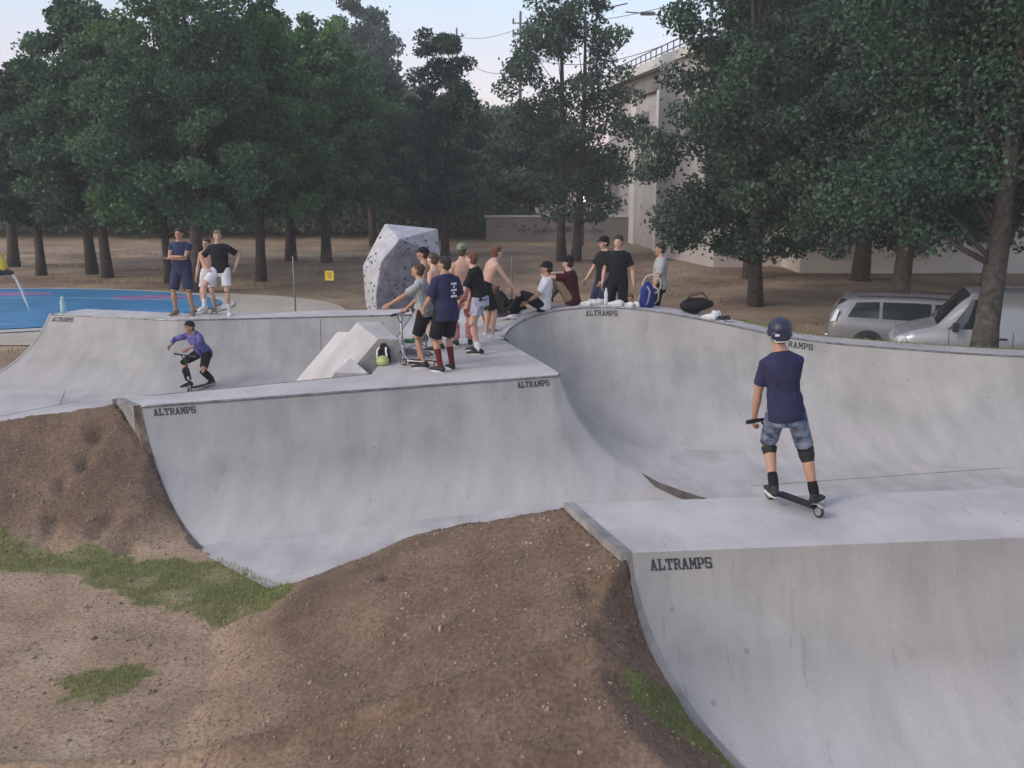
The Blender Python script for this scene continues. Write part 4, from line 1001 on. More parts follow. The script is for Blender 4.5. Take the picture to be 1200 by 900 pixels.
# ------------------------------------------------------------------ cars
def paint(name, c):
    m = mat(name, c, .32, .03, .8, metal=.25, spec=.6); b = m.node_tree.nodes['Principled BSDF']; b.inputs['Coat Weight'].default_value = .5; return m
M_CAR1 = paint('grey_silver_paint', (.27, .27, .30)); M_CAR2 = paint('pale_silver_paint', (.40, .41, .45))
M_GLASS = mat('car_glass', (.03, .038, .042), .08, .1, 1, spec=.9); M_TYRE = mat('tyre', (.015, .015, .016), .9, .1, 8); M_RIM = mat('rim', (.35, .35, .37), .35, .05, 4, metal=.8)
M_LIGHT = mat('lamp_glass', (.70, .70, .74), .15, .05, 5, spec=.8); M_RED = mat('tail_lamp_red', (.35, .02, .02), .2, .05, 5); M_PLAS = mat('dark_plastic', (.03, .03, .033), .6, .1, 5)
def interp(xs, tab, x): return np.interp(x, xs, tab)
def car(name, label, loc, rz, ST, m, wheels, glass, cat, doors, handles, group):
    """ST columns: x, z_bottom, z_belt, z_roof, w_belt, w_roof"""
    ST = np.array(ST, float); root = empty(name, loc, rz, label=label, cat=cat, group=group)
    X = ST[:, 0]
    g = lambda x: [np.interp(x, X, ST[:, k]) for k in range(1, 6)]
    def sec(x):
        zb, zt, zr, w, wr = g(x); e = .02
        return [(0, zb), (w*.86, zb), (w*.97, zb+.10), (w*1.0, zb+(zt-zb)*.45), (w*.985, zt-.10), (w*.945, zt), (wr+(w*.93-wr)*.5, zt+(zr-zt)*.52), (wr, zr-.05*min(1, (zr-zt)/.2)), (wr*.8, zr), (0, zr+.02)]
    xs = []
    for a, b in zip(X[:-1], X[1:]): xs += list(np.linspace(a, b, max(2, int((b-a)/.07)+1)))[:-1]
    xs.append(X[-1])
    bm = bmesh.new(); rows = []
    for x in xs:
        s_ = sec(x); ring = [bm.verts.new((x, y_, z_)) for y_, z_ in s_] + [bm.verts.new((x, -y_, z_)) for y_, z_ in reversed(s_[1:-1])]
        rows.append(ring)
    for a, b in zip(rows[:-1], rows[1:]):
        n = len(a)
        for k in range(n): bm.faces.new((a[k], a[(k+1) % n], b[(k+1) % n], b[k]))
    bm.faces.new(rows[0][::-1]); bm.faces.new(rows[-1])
    bmesh.ops.recalc_face_normals(bm, faces=bm.faces)
    body = obj('body', bm, m, root, True)
    def sidept(x, t, sy, off):
        """t 0 belt..1 roof edge on the greenhouse side"""
        s_ = sec(x); (y0, z0), (y1, z1), (y2, z2) = s_[5], s_[6], s_[7]
        if t < .52: q = t/.52; y_, z_ = y0+(y1-y0)*q, z0+(z1-z0)*q
        else: q = (t-.52)/.48; y_, z_ = y1+(y2-y1)*q, z1+(z2-z1)*q
        return (x, sy*(y_+off), z_)
    for (a0, a1, b0, b1) in glass:       # bottom x0..x1, top x0..x1
        for sy in (1, -1):
            bm = bmesh.new(); n, k_ = 14, 5; gr = []
            for j in range(k_+1):
                t = .06+.84*j/k_; xa = a0+(b0-a0)*j/k_; xb = a1+(b1-a1)*j/k_
                gr.append([bm.verts.new(sidept(xa+(xb-xa)*i/n, t, sy, .008)) for i in range(n+1)])
            for j in range(k_):
                for i in range(n): bm.faces.new((gr[j][i], gr[j][i+1], gr[j+1][i+1], gr[j+1][i]))
            obj('side_window', bm, M_GLASS, root, True)
    for wx in wheels:
        for sy in (1, -1):
            w = g(wx)[3]
            bm = bmesh.new(); M4 = Matrix.Translation((wx, sy*(w-.02), .36)) @ Matrix.Rotation(math.pi/2, 4, 'X')
            bmesh.ops.create_cone(bm, cap_ends=True, segments=32, radius1=.36, radius2=.36, depth=.05, matrix=M4); obj('wheel_arch', bm, M_PLAS, root)
            wh = empty('wheel', (wx, sy*(w-.09), .315)); wh.parent = root
            bm = bmesh.new(); M4 = Matrix.Rotation(math.pi/2, 4, 'X'); bmesh.ops.create_cone(bm, cap_ends=True, segments=32, radius1=.315, radius2=.315, depth=.22, matrix=M4)
            bmesh.ops.bevel(bm, geom=[e for e in bm.edges if len(e.link_faces) == 2 and e.calc_face_angle(0) > 1], offset=.03, segments=2, affect='EDGES'); obj('tyre', bm, M_TYRE, wh, True)
            bm = bmesh.new(); bmesh.ops.create_cone(bm, cap_ends=True, segments=24, radius1=.20, radius2=.17, depth=.03, matrix=Matrix.Translation((0, sy*.12, 0)) @ M4)
            for k in range(5):
                a = k*2*math.pi/5; box(bm, (.1*math.cos(a), sy*.145, .1*math.sin(a)), (.17, .02, .035), Matrix.Rotation(-a, 3, 'Y'))
            obj('rim', bm, M_RIM, wh)
    for dx in doors:
        for sy in (1, -1):
            bm = bmesh.new(); s_ = sec(dx); P_ = [(dx, sy*(y_+.003), z_) for y_, z_ in s_[2:6]]; tube(bm, P_, .006, seg=4, cap=False); obj('door_seam', bm, M_PLAS, root)
    for hx in handles:
        for sy in (1, -1):
            s_ = sec(hx); bm = bmesh.new(); box(bm, (hx, sy*(s_[4][0]+.015), s_[4][1]-.03), (.2, .03, .04), bev=.008); obj('door_handle', bm, M_PLAS, root)
    return root, sec, g
# estate car, front towards +X
ST1 = [(-2.22, .45, .80, .92, .70, .60), (-2.15, .32, .98, 1.10, .82, .70), (-2.02, .26, 1.00, 1.30, .86, .64), (-1.80, .24, 1.00, 1.44, .88, .62), (-1.2, .20, .98, 1.49, .89, .63), (-.3, .19, .96, 1.50, .89, .64),
       (.45, .19, .95, 1.47, .89, .63), (.9, .19, .94, 1.36, .89, .62), (1.30, .19, .94, 1.13, .88, .66), (1.55, .20, .93, 1.00, .87, .72), (2.05, .24, .84, .88, .82, .68), (2.25, .32, .72, .76, .72, .6), (2.32, .40, .62, .66, .6, .5)]
c1, s1, g1_ = car('estate_car', 'grey silver estate car with dark windows, parked behind the van', (9.75, 22.75, 0), R(-19), ST1, M_CAR1, (-1.33, 1.36), [(-1.80, -1.12, -1.62, -1.12), (-1.05, -.02, -1.05, -.02), (.06, 1.22, .06, .60)], 'car', (-.75, .03, 1.05), (-.55, .3), 'cars parked beside the skate park')
def cross_glass(sec, xs, y_frac, name, root, lift=.012):
    """glass across the car following the roof line between stations xs"""
    bm = bmesh.new(); rows = []
    for x in xs:
        s_ = sec(x); w_, zr_ = s_[8][0]/.8, s_[8][1]; w_ = s_[7][0]
        rows.append([bm.verts.new((x, w_*y_frac*q, zr_+.02-.02*abs(q)**2*1.0+lift)) for q in np.linspace(-1, 1, 9)])
    for p, q in zip(rows[:-1], rows[1:]):
        for k in range(8): bm.faces.new((p[k], p[k+1], q[k+1], q[k]))
    bmesh.ops.recalc_face_normals(bm, faces=bm.faces)
    return obj(name, bm, M_GLASS, root, True)
c1.scale = (1, 1, .93); c1.location.z = -.06
for sy in (1, -1):
    bm = bmesh.new(); hull(bm, [(-2.19, sy*.70, .90), (-2.17, sy*.83, .90), (-2.03, sy*.80, 1.20), (-2.06, sy*.68, 1.20), (-2.06, sy*.885, .92), (-1.99, sy*.82, 1.2)]); obj('tail_light', bm, M_LIGHT, c1)
cross_glass(s1, np.linspace(-2.13, -1.88, 8), .86, 'rear_window', c1)
bm = bmesh.new(); box(bm, (-1.84, 0, 1.45), (.16, 1.05, .025), bev=.008); obj('roof_spoiler', bm, M_CAR1, c1)
bm = bmesh.new(); box(bm, (-2.22, 0, .48), (.14, 1.6, .22), bev=.05); obj('bumper', bm, M_CAR1, c1)
for sy in (1, -1):
    bm = bmesh.new(); tube(bm, [(-1.6, sy*.60, 1.52), (-.4, sy*.61, 1.545), (.5, sy*.60, 1.51)], .018, seg=6); obj('roof_rail', bm, M_PLAS, c1, True)
cross_glass(s1, np.linspace(.78, 1.50, 12), .92, 'windscreen', c1)
# van, front towards +X (turned round)
ST2 = [(-2.25, .40, 1.05, 1.74, .84, .72), (-2.15, .28, 1.08, 1.81, .88, .74), (-1.2, .22, 1.08, 1.84, .90, .74), (.2, .20, 1.06, 1.84, .90, .74), (.74, .20, 1.05, 1.79, .90, .70), (.95, .20, 1.05, 1.62, .90, .68), (1.22, .20, 1.05, 1.30, .89, .72),
       (1.38, .20, 1.03, 1.12, .88, .76), (1.80, .22, .94, 1.01, .85, .72), (2.10, .28, .82, .88, .78, .64), (2.20, .36, .66, .72, .68, .56)]
c2, s2, g2_ = car('small_van', 'pale silver panel van with its nose to the left, half hidden by a trunk', (10.15, 20.0, 0), R(180-19), ST2, M_CAR2, (-1.35, 1.40), [(.42, 1.16, .42, .74)], 'van', (-.05, 1.12), (.15,), 'cars parked beside the skate park')
cross_glass(s2, np.linspace(.78, 1.36, 12), .92, 'windscreen', c2)
for sy in (1, -1):
    bm = bmesh.new(); hull(bm, [(1.90, sy*.835, .80), (2.09, sy*.72, .84), (2.13, sy*.60, .78), (2.13, sy*.72, .70), (1.92, sy*.835, .88), (2.04, sy*.66, .89)]); obj('headlight', bm, M_LIGHT, c2)
    bm = bmesh.new(); box(bm, (1.02, sy*.99, 1.14), (.12, .16, .18), bev=.03); obj('side_mirror', bm, M_PLAS, c2)
    bm = bmesh.new(); box(bm, (-.9, sy*.905, .62), (2.3, .03, .08), bev=.01); obj('side_trim', bm, M_PLAS, c2)
    bm = bmesh.new(); box(bm, (-2.22, sy*.76, 1.15), (.06, .12, .45), bev=.02); obj('tail_light', bm, M_RED, c2)
bm = bmesh.new(); box(bm, (2.12, 0, .42), (.16, 1.45, .26), bev=.06); obj('bumper', bm, M_PLAS, c2)
#@@PART3@@
# ------------------------------------------------------------------ haze
hb = bmesh.new(); box(hb, (0, 50, 13), (180, 150, 30)); hz_o = obj('haze', hb)
hm = bpy.data.materials.new('haze'); hm.use_nodes = True; t_ = hm.node_tree; t_.nodes.clear()
pv = N(t_, 'ShaderNodeVolumePrincipled'); pv.inputs['Color'].default_value = (.86, .90, .95, 1); pv.inputs['Density'].default_value = .0016
om = N(t_, 'ShaderNodeOutputMaterial'); t_.links.new(pv.outputs[0], om.inputs['Volume']); hz_o.data.materials.append(hm); tag(hz_o, kind='stuff')

# ------------------------------------------------------------------ people
def cloth(name, c, var=.12, scale=9, col2=None, rough=.9): return mat(name, c, rough, var, scale, .35, 26, spec=.2, col2=col2)
M_SKIN = mat('skin_tanned', (.40, .235, .165), .55, .04, 6, spec=.35); M_SKINP = mat('skin_pale', (.52, .33, .26), .55, .04, 6, spec=.35)
M_HAIR = mat('hair_dark', (.022, .016, .013), .7, .3, 30, .6, 60); M_HAIRB = mat('hair_brown', (.075, .042, .025), .7, .3, 30, .6, 60); M_HAIRR = mat('hair_auburn', (.13, .05, .028), .7, .3, 30, .6, 60); M_HAIRL = mat('hair_light_brown', (.17, .125, .08), .7, .3, 30, .6, 60)
M_EYE = mat('eye', (.02, .02, .02), .3, .1, 5); M_LIP = mat('lips', (.33, .13, .11), .5, .05, 5)
M_NAVY = cloth('navy_cloth', (.028, .030, .075)); M_BLACK = cloth('black_cloth', (.014, .014, .017)); M_WHITE = cloth('white_cloth', (.66, .66, .70), .05); M_GREY = cloth('grey_cloth', (.34, .36, .37), .08)
M_DENIM = cloth('worn_denim', (.022, .036, .085), .3, 15, col2=(.26, .31, .40)); M_DKBLUE = cloth('dark_blue_cloth', (.03, .038, .085)); M_BROWN = cloth('khaki_cloth', (.20, .155, .105)); M_MAROON = cloth('maroon_cloth', (.055, .012, .018))
M_REDP = cloth('red_patterned_cloth', (.40, .05, .06), .3, 16, col2=(.55, .30, .30)); M_PLAID = cloth('blue_violet_cloth', (.035, .035, .15), .3, 14, col2=(.17, .16, .40)); M_WPAT = cloth('white_patterned_cloth', (.10, .12, .28), .3, 14, col2=(.62, .62, .66))
M_SOLE = mat('shoe_sole', (.55, .55, .55), .7, .06, 10); M_SHOEB = mat('black_shoe', (.016, .016, .018), .7, .2, 20); M_SHOEW = mat('white_shoe', (.62, .62, .63), .6, .06, 20); M_SOCKR = cloth('dark_red_sock', (.12, .02, .025)); M_SOCKW = cloth('white_sock', (.62, .62, .62), .05)
M_CAPB = cloth('black_cap_cloth', (.013, .013, .018)); M_CAPG = cloth('green_cap_cloth', (.16, .22, .14)); M_HELM = mat('helmet_shell', (.020, .024, .060), .38, .1, 4, spec=.5); M_PAD = mat('knee_pad', (.010, .010, .012), .7, .2, 12)

def ik(a, b, l1, l2, pole):
    d = b-a; L = d.length
    if L > (l1+l2)*.999: b = a + d.normalized()*(l1+l2)*.999; d = b-a; L = d.length
    n = d.normalized(); p = pole - n*pole.dot(n)
    if p.length < 1e-4: p = Vector((0, 1, 0))
    p.normalize(); x = (l1*l1-l2*l2+L*L)/(2*L); h = math.sqrt(max(0, l1*l1-x*x))
    return a + n*x + p*h, b

def person(label, loc, yaw, H=1.75, hip=None, lean=0, side=0, feet=((-.12, .02, 0), (.12, .02, 0)), hands=((-.27, .06, .80), (.27, .06, .80)), head=(0, 0),
           skin=None, hair=None, shirt=None, sleeve=.62, bottom=None, leg=.85, shoes=None, sock=None, sock_h=.16, cap=None, group='young people at the skate park', toes=(-12, 12),
           knee=((-.15, 1, .1), (.15, 1, .1)), elbow=((-.6, -.9, -.2), (.6, -.9, -.2)), voxel=.011, hem=-.09, pads=None, helmet=None, girth=1.0, curl=.5, print_=None, long_hair=0, visor=0, extra=None, pelvis=(0, 0)):
    skin = skin or M_SKIN; hair = hair or M_HAIR; s = H/1.75
    root = empty('person', loc, R(yaw), label=label, cat='person', group=group)
    Vv = lambda p: Vector(p)*s
    hipz = .93 if hip is None else hip/s
    P0 = Vector((pelvis[0], pelvis[1], hipz))
    u = Vector((math.sin(R(side)), math.sin(R(lean))*math.cos(R(side)), math.cos(R(lean))*math.cos(R(side)))).normalized()
    r = Vector((1, 0, 0)); r = (r - u*r.dot(u)).normalized(); f = u.cross(r)
    T = lambda k, y=0, x=0: P0 + u*k + f*y + r*x
    g = girth
    tors = [(-.085, .105, .085, 0), (-.02, .158, .112, -.01), (.06, .150, .108, 0), (.14, .134, .096, .008), (.24, .142, .100, .005), (.33, .160, .106, -.005), (.42, .163, .097, -.012), (.475, .135, .078, -.015), (.51, .085, .062, -.012)]
    bm = bmesh.new()
    tube(bm, [T(k, y)*s for k, a, b, y in tors], [(a*g*s, b*g*s) for k, a, b, y in tors], ref=r, seg=20)
    # neck, head
    hy, hp = R(head[0]), R(head[1])
    nb = T(.49, -.012); nd = (u*.9+f*.25).normalized(); nt_ = nb + nd*.058
    tube(bm, [nb*s, nt_*s, (nt_+nd*.05)*s], [(.064*s, .062*s), (.057*s, .058*s), (.053*s, .056*s)], ref=r, seg=12)
    hu = (Vector((0, 0, 1))*.75+u*.25).normalized()
    hrot = Matrix.Rotation(-hy, 3, 'Z') @ Matrix.Rotation(-hp, 3, 'X')
    base = Matrix((Vector((1, 0, 0)), Vector((0, 1, 0)), Vector((0, 0, 1)))).transposed()
    tilt = Vector((0, 0, 1)).rotation_difference(hu).to_matrix()
    HM = tilt @ hrot @ base
    hc = nt_ + hu*.105 + f*.012
    hp_ = lambda x, y, z: (hc + HM @ Vector((x, y, z)))*s
    ball(bm, hp_(0, -.008, .025), (.074*s, .092*s, .090*s), 3, HM)
    ball(bm, hp_(0, .018, -.045), (.056*s, .064*s, .068*s), 3, HM)
    ball(bm, hp_(0, .052, -.085), (.030*s, .024*s, .022*s), 2, HM)
    ball(bm, hp_(0, .060, .022), (.052*s, .022*s, .018*s), 2, HM)
    tube(bm, [hp_(0, .078, .018), hp_(0, .100, -.022)], [.009*s, .015*s], seg=8)
    for sx in (-1, 1):
        ball(bm, hp_(sx*.073, -.006, -.008), (.011*s, .020*s, .031*s), 2, HM)
        ball(bm, hp_(sx*.042, .058, -.030), (.020*s, .018*s, .022*s), 2, HM)
    # arms + legs
    J = {}
    for i, sx in enumerate((-1, 1)):
        sh = T(.418, -.012, sx*.156*g); tgt = Vector(hands[i])/s if False else Vector(hands[i])
        el, wr = ik(sh, tgt, .285, .255, Vector(elbow[i])); J['a', i] = (sh, el, wr)
        tube(bm, [T(.432, -.012, sx*.095)*s, sh*s, sh.lerp(el, .35)*s, sh.lerp(el, .8)*s, el*s, el.lerp(wr, .25)*s, el.lerp(wr, .8)*s, wr*s], [.055*g*s, .056*g*s, .047*g*s, .040*s, .037*s, .041*s, .028*s, .025*s], seg=12)
        # hand : palm, four fingers, thumb
        d = (wr-el).normalized(); inn = Vector((-sx, .15, 0)); inn = (inn - d*inn.dot(d)); inn = inn.normalized() if inn.length > .1 else Vector((0, 0, 1))
        ac = d.cross(inn).normalized()
        if ac.y < 0 and abs(ac.y) > abs(ac.z): ac = -ac
        pc = wr + d*.048
        tube(bm, [(wr-d*.01)*s, (wr+d*.02)*s, (wr+d*.085)*s], [(.024*s, .018*s), (.037*s, .016*s), (.041*s, .014*s)], ref=ac, seg=12)
        for q, (off, ln) in enumerate(((-.031, .060), (-.010, .074), (.011, .082), (.032, .072))):
            b0 = wr + d*.082 + ac*off; c_ = curl
            p1 = b0 + (d*math.cos(c_*.5)+inn*math.sin(c_*.5))*ln*.5; p2 = p1 + (d*math.cos(c_*1.5)+inn*math.sin(c_*1.5))*ln*.5
            tube(bm, [(b0-d*.02)*s, p1*s, p2*s], [.0098*s, .0088*s, .0078*s], seg=8)
        tb = wr + d*.025 + ac*.030; p1 = tb + (ac*.65+d*.7+inn*.2).normalized()*.038; p2 = p1 + (d*.9+ac*.1+inn*.45).normalized()*.030
        tube(bm, [(tb-ac*.012)*s, p1*s, p2*s], [.012*s, .0105*s, .009*s], seg=8)
    for i, sx in enumerate((-1, 1)):
        hj = T(-.02, 0, sx*.085*g); ft = Vector(feet[i]); an = ft + Vector((0, 0, .085))
        kn, an = ik(hj, an, .435, .425, Vector(knee[i])); J['l', i] = (hj, kn, an)
        tube(bm, [(hj+u*.02)*s, hj.lerp(kn, .2)*s, hj.lerp(kn, .6)*s, hj.lerp(kn, .93)*s, kn*s, kn.lerp(an, .12)*s, kn.lerp(an, .32)*s, kn.lerp(an, .75)*s, an*s], [.088*g*s, .086*g*s, .068*g*s, .054*s, .053*s, .050*s, .056*s, .036*s, .034*s], seg=14)
        ta = R(toes[i]); fd = Vector((math.sin(ta), math.cos(ta), 0)); 
        if abs(ft.z) > .3 and hip is None: pass
        hl = Vector((an.x, an.y, an.z-.085+.032)) ; J['f', i] = (hl, fd, an)
        tube(bm, [an*s, (hl+Vector((0, 0, .02))-fd*.015)*s], [.034*s, .032*s], seg=10)
        tube(bm, [(hl-fd*.045)*s, (hl+fd*.05+Vector((0, 0, .008)))*s, (hl+fd*.15)*s, (hl+fd*.185-Vector((0, 0, .006)))*s], [(.032*s, .030*s), (.036*s, .034*s), (.042*s, .022*s), (.034*s, .016*s)], ref=fd.cross(Vector((0, 0, 1))), seg=12)
    me = remesh(bm, voxel*.85, 2); body = link('body', me, skin, root, True)
    # face details
    bm = bmesh.new()
    for sx in (-1, 1): ball(bm, hp_(sx*.030, .077, .004), (.0125*s, .007*s, .0075*s), 2, HM)
    obj('eyes', bm, M_EYE, root, True)
    bm = bmesh.new(); tube(bm, [hp_(-.022, .079, -.054), hp_(0, .088, -.053), hp_(.022, .079, -.054)], [(.003*s, .005*s), (.006*s, .006*s), (.003*s, .005*s)], seg=8); obj('mouth', bm, M_LIP, root, True)
    # hair
    bm = bmesh.new(); rr = random.Random(int(loc[0]*100)+int(yaw))
    ball(bm, hp_(0, -.018, .040), (.082*s, .096*s, .086*s), 3, HM); ball(bm, hp_(0, -.045, -.005), (.076*s, .070*s, .080*s), 3, HM)
    for k in range(26):
        a = rr.uniform(0, 6.28); e_ = rr.uniform(.1, 1.5); ball(bm, hp_(.078*math.cos(a)*math.cos(e_), -.018+.092*math.sin(a)*math.cos(e_), .04+.078*math.sin(e_)), rr.uniform(.012, .020)*s, 1)
    for k in range(5): tube(bm, [hp_(-.05+.025*k, .055, .095), hp_(-.05+.025*k+rr.uniform(-.01, .01), .078, .066)], [.013*s, .007*s], seg=6)
    if long_hair:
        for k in range(9): 
            a = -2.6+k*.65; tube(bm, [hp_(.075*math.sin(a)*1, -.03-.06*abs(math.cos(a)), .0), hp_(.08*math.sin(a), -.04-.06*abs(math.cos(a)), -.06-long_hair)], [.03*s, .016*s], seg=6)
    if not helmet: link('hair', remesh(bm, .009, 1), hair, root, True)
    else: bm.free()
    if cap:
        bm = bmesh.new(); ball(bm, hp_(0, -.012, .062), (.089*s, .103*s, .078*s), 3, HM); 
        d_ = -1 if visor < 0 else 1
        for sx in (-.045, -.0225, 0, .0225, .045): tube(bm, [hp_(sx, d_*.07, .048), hp_(sx*.9, d_*(.150-abs(sx)*.6), .036)], [(.016*s, .007*s)]*2, ref=HM @ Vector((1, 0, 0)), seg=8)
        link('cap', remesh(bm, .007, 2), cap, root, True)
    if helmet:
        hel = None
        bm = bmesh.new(); ball(bm, hp_(0, -.015, .055), (.104*s, .124*s, .100*s), 3, HM); ball(bm, hp_(0, -.060, .01), (.092*s, .070*s, .085*s), 3, HM)
        tube(bm, [hp_(-.095, -.02, .0), hp_(-.09, .05, .035), hp_(0, .108, .05), hp_(.09, .05, .035), hp_(.095, -.02, .0)], .014*s, seg=8)
        hel = link('helmet', remesh(bm, .006, 3), helmet, root, True)
        bm = bmesh.new()
        for sx in (-.055, 0, .055):
            for (yy, zz_) in ((-.100, .085), (-.055, .122), (0.0, .136)):
                sc = 1-abs(sx)*3; tube(bm, [hp_(sx, yy-.012*0, zz_+.008-abs(sx)*.35), hp_(sx*.9, yy+.028, zz_+.018-abs(sx)*.35)], [(.009*s, .006*s)]*2, ref=HM @ Vector((1, 0, 0)), seg=8)
        obj('helmet_vent', bm, M_PAD, hel, True)
        bm = bmesh.new()
        for sx in (-1, 1): tube(bm, [hp_(sx*.088, -.02, .0), hp_(sx*.070, .02, -.06), hp_(sx*.015, .045, -.115)], .006*s, seg=6)
        tube(bm, [hp_(-.085, -.05, -.01), hp_(-.05, -.105, -.055), hp_(.05, -.105, -.055), hp_(.085, -.05, -.01)], .006*s, seg=6)
        obj('helmet_strap', bm, M_SOLE, hel, True)
        bm = bmesh.new(); box(bm, hp_(-.045, -.128, .005), (.035*s, .01*s, .018*s)); obj('helmet_sticker', bm, M_WHITE, hel)
    if shirt:
        bm = bmesh.new(); rr = random.Random(len(label))
        tt_ = [(hem, .185, .135, 0)] + [(k, a+.026, b+.026, y) for k, a, b, y in tors if k > max(hem+.05, -.05) and k < .41] + [(.425, .180, .116, -.012), (.458, .165, .104, -.014), (.487, .125, .092, -.013), (.512, .080, .078, -.010)]
        tube(bm, [T(k, y)*s for k, a, b, y in tt_], [(a*g*s, b*g*s) for k, a, b, y in tt_], ref=r, seg=24, cap=False)
        for i, sx in enumerate((-1, 1)):
            sh, el, wr = J['a', i]
            p = [T(.432, -.012, sx*.06), T(.428, -.012, sx*.115*g), sh - u*.004, sh.lerp(el, .35)]; q = [.056, .066, .069, .065]
            if sleeve <= 1: p += [sh.lerp(el, sleeve)]; q += [.068]
            else: p += [el, el.lerp(wr, sleeve-1)]; q += [.056, .042]
            tube(bm, [v*s for v in p], [v*g*s for v in q], seg=16, cap=False)
        # folds
        for k in range(16):
            a = rr.uniform(0, 6.28); z0_ = rr.uniform(hem+.02, .3); ln = rr.uniform(.08, .2); da = rr.uniform(-.5, .5)
            pts_ = [T(z0_+ln*q_/3, math.sin(a+da*q_/3)*.118*g, math.cos(a+da*q_/3)*.166*g)*s for q_ in range(4)]
            tube(bm, pts_, [.006*s, .017*s, .017*s, .006*s], seg=6)
        sh_o = link('shirt', remesh(bm, .009, 3), shirt, root, True)
        if print_: print_(T, s, g, sh_o)
    if bottom:
        bm = bmesh.new()
        tube(bm, [T(k, y)*s for k, y in ((-.15, 0), (-.02, -.01), (.06, 0), (.10, 0))], [(.135*g*s, .118*g*s), (.177*g*s, .130*g*s), (.168*g*s, .124*g*s), (.160*g*s, .118*g*s)], ref=r, seg=20, cap=False)
        for i in (0, 1):
            hj, kn, an = J['l', i]
            if leg <= 1: p = [hj+u*.03, hj.lerp(kn, .25), hj.lerp(kn, .6*leg), hj.lerp(kn, leg)]; q = [.102, .104, .096, .094]
            else: p = [hj+u*.03, hj.lerp(kn, .3), hj.lerp(kn, .8), kn, kn.lerp(an, .35), kn.lerp(an, min(leg-1, .97))]; q = [.102, .100, .082, .078, .075, .066]
            tube(bm, [v*s for v in p], [v*g*s for v in q], seg=16, cap=False)
        link('shorts' if leg <= 1 else 'trousers', remesh(bm, .010, 3), bottom, root, True)
    for i in (0, 1):
        hl, fd, an = J['f', i]; kn = J['l', i][1]; rf = fd.cross(Vector((0, 0, 1)))
        if sock:
            bm = bmesh.new(); q = sock_h/.425; tube(bm, [an.lerp(kn, q)*s, an.lerp(kn, q*.5)*s, an*s, (hl+Vector((0, 0, .03)))*s], [.053*s if sock_h > .2 else .044*s, .046*s, .042*s, .042*s], seg=14); obj('sock', bm, sock, root, True)
        if shoes:
            bm = bmesh.new(); z_ = Vector((0, 0, 1))
            tube(bm, [(hl-fd*.052+z_*.012)*s, (hl+z_*.018)*s, (hl+fd*.06+z_*.012)*s, (hl+fd*.15-z_*.002)*s, (hl+fd*.200-z_*.010)*s], [(.037*s, .042*s), (.042*s, .050*s), (.044*s, .042*s), (.049*s, .028*s), (.038*s, .018*s)], ref=rf, seg=14)
            tube(bm, [(hl-fd*.008+z_*.03)*s, (hl-fd*.010+z_*.075)*s], [.043*s, .041*s], seg=12, cap=False)
            so_ = link('shoe', remesh(bm, .007, 2), shoes, root, True)
            bm = bmesh.new(); n_ = 20; ring = []
            for k in range(n_):
                a = 2*math.pi*k/n_; yy = math.cos(a)*.138+.075; w_ = .046+.006*math.cos(a)
                ring.append(((hl + fd*yy + rf*math.sin(a)*w_)*s))
            T_ = [bm.verts.new((p.x, p.y, (hl.z-.010)*s)) for p in ring]; B_ = [bm.verts.new((p.x, p.y, (hl.z-.034)*s)) for p in ring]
            bm.faces.new(T_); bm.faces.new(B_[::-1])
            for k in range(n_): bm.faces.new((T_[k], B_[k], B_[(k+1) % n_], T_[(k+1) % n_]))
            bmesh.ops.recalc_face_normals(bm, faces=bm.faces); obj('sole', bm, M_SOLE, so_)
        if pads:
            hj, kn, an = J['l', i]; fw = (kn-(hj+an)/2); fw = fw.normalized() if fw.length > .01 else Vector((0, 1, 0))
            bm = bmesh.new(); tube(bm, [kn.lerp(hj, .22)*s, kn.lerp(hj, .1)*s, kn*s, kn.lerp(an, .12)*s, kn.lerp(an, .25)*s], [.066*s, .077*s, .078*s, .074*s, .060*s], seg=16)
            ball(bm, (kn+fw*.035)*s, (.058*s, .045*s, .085*s), 2)
            link('knee_pad', remesh(bm, .009, 2), pads, root, True)
    return root, J, s, T

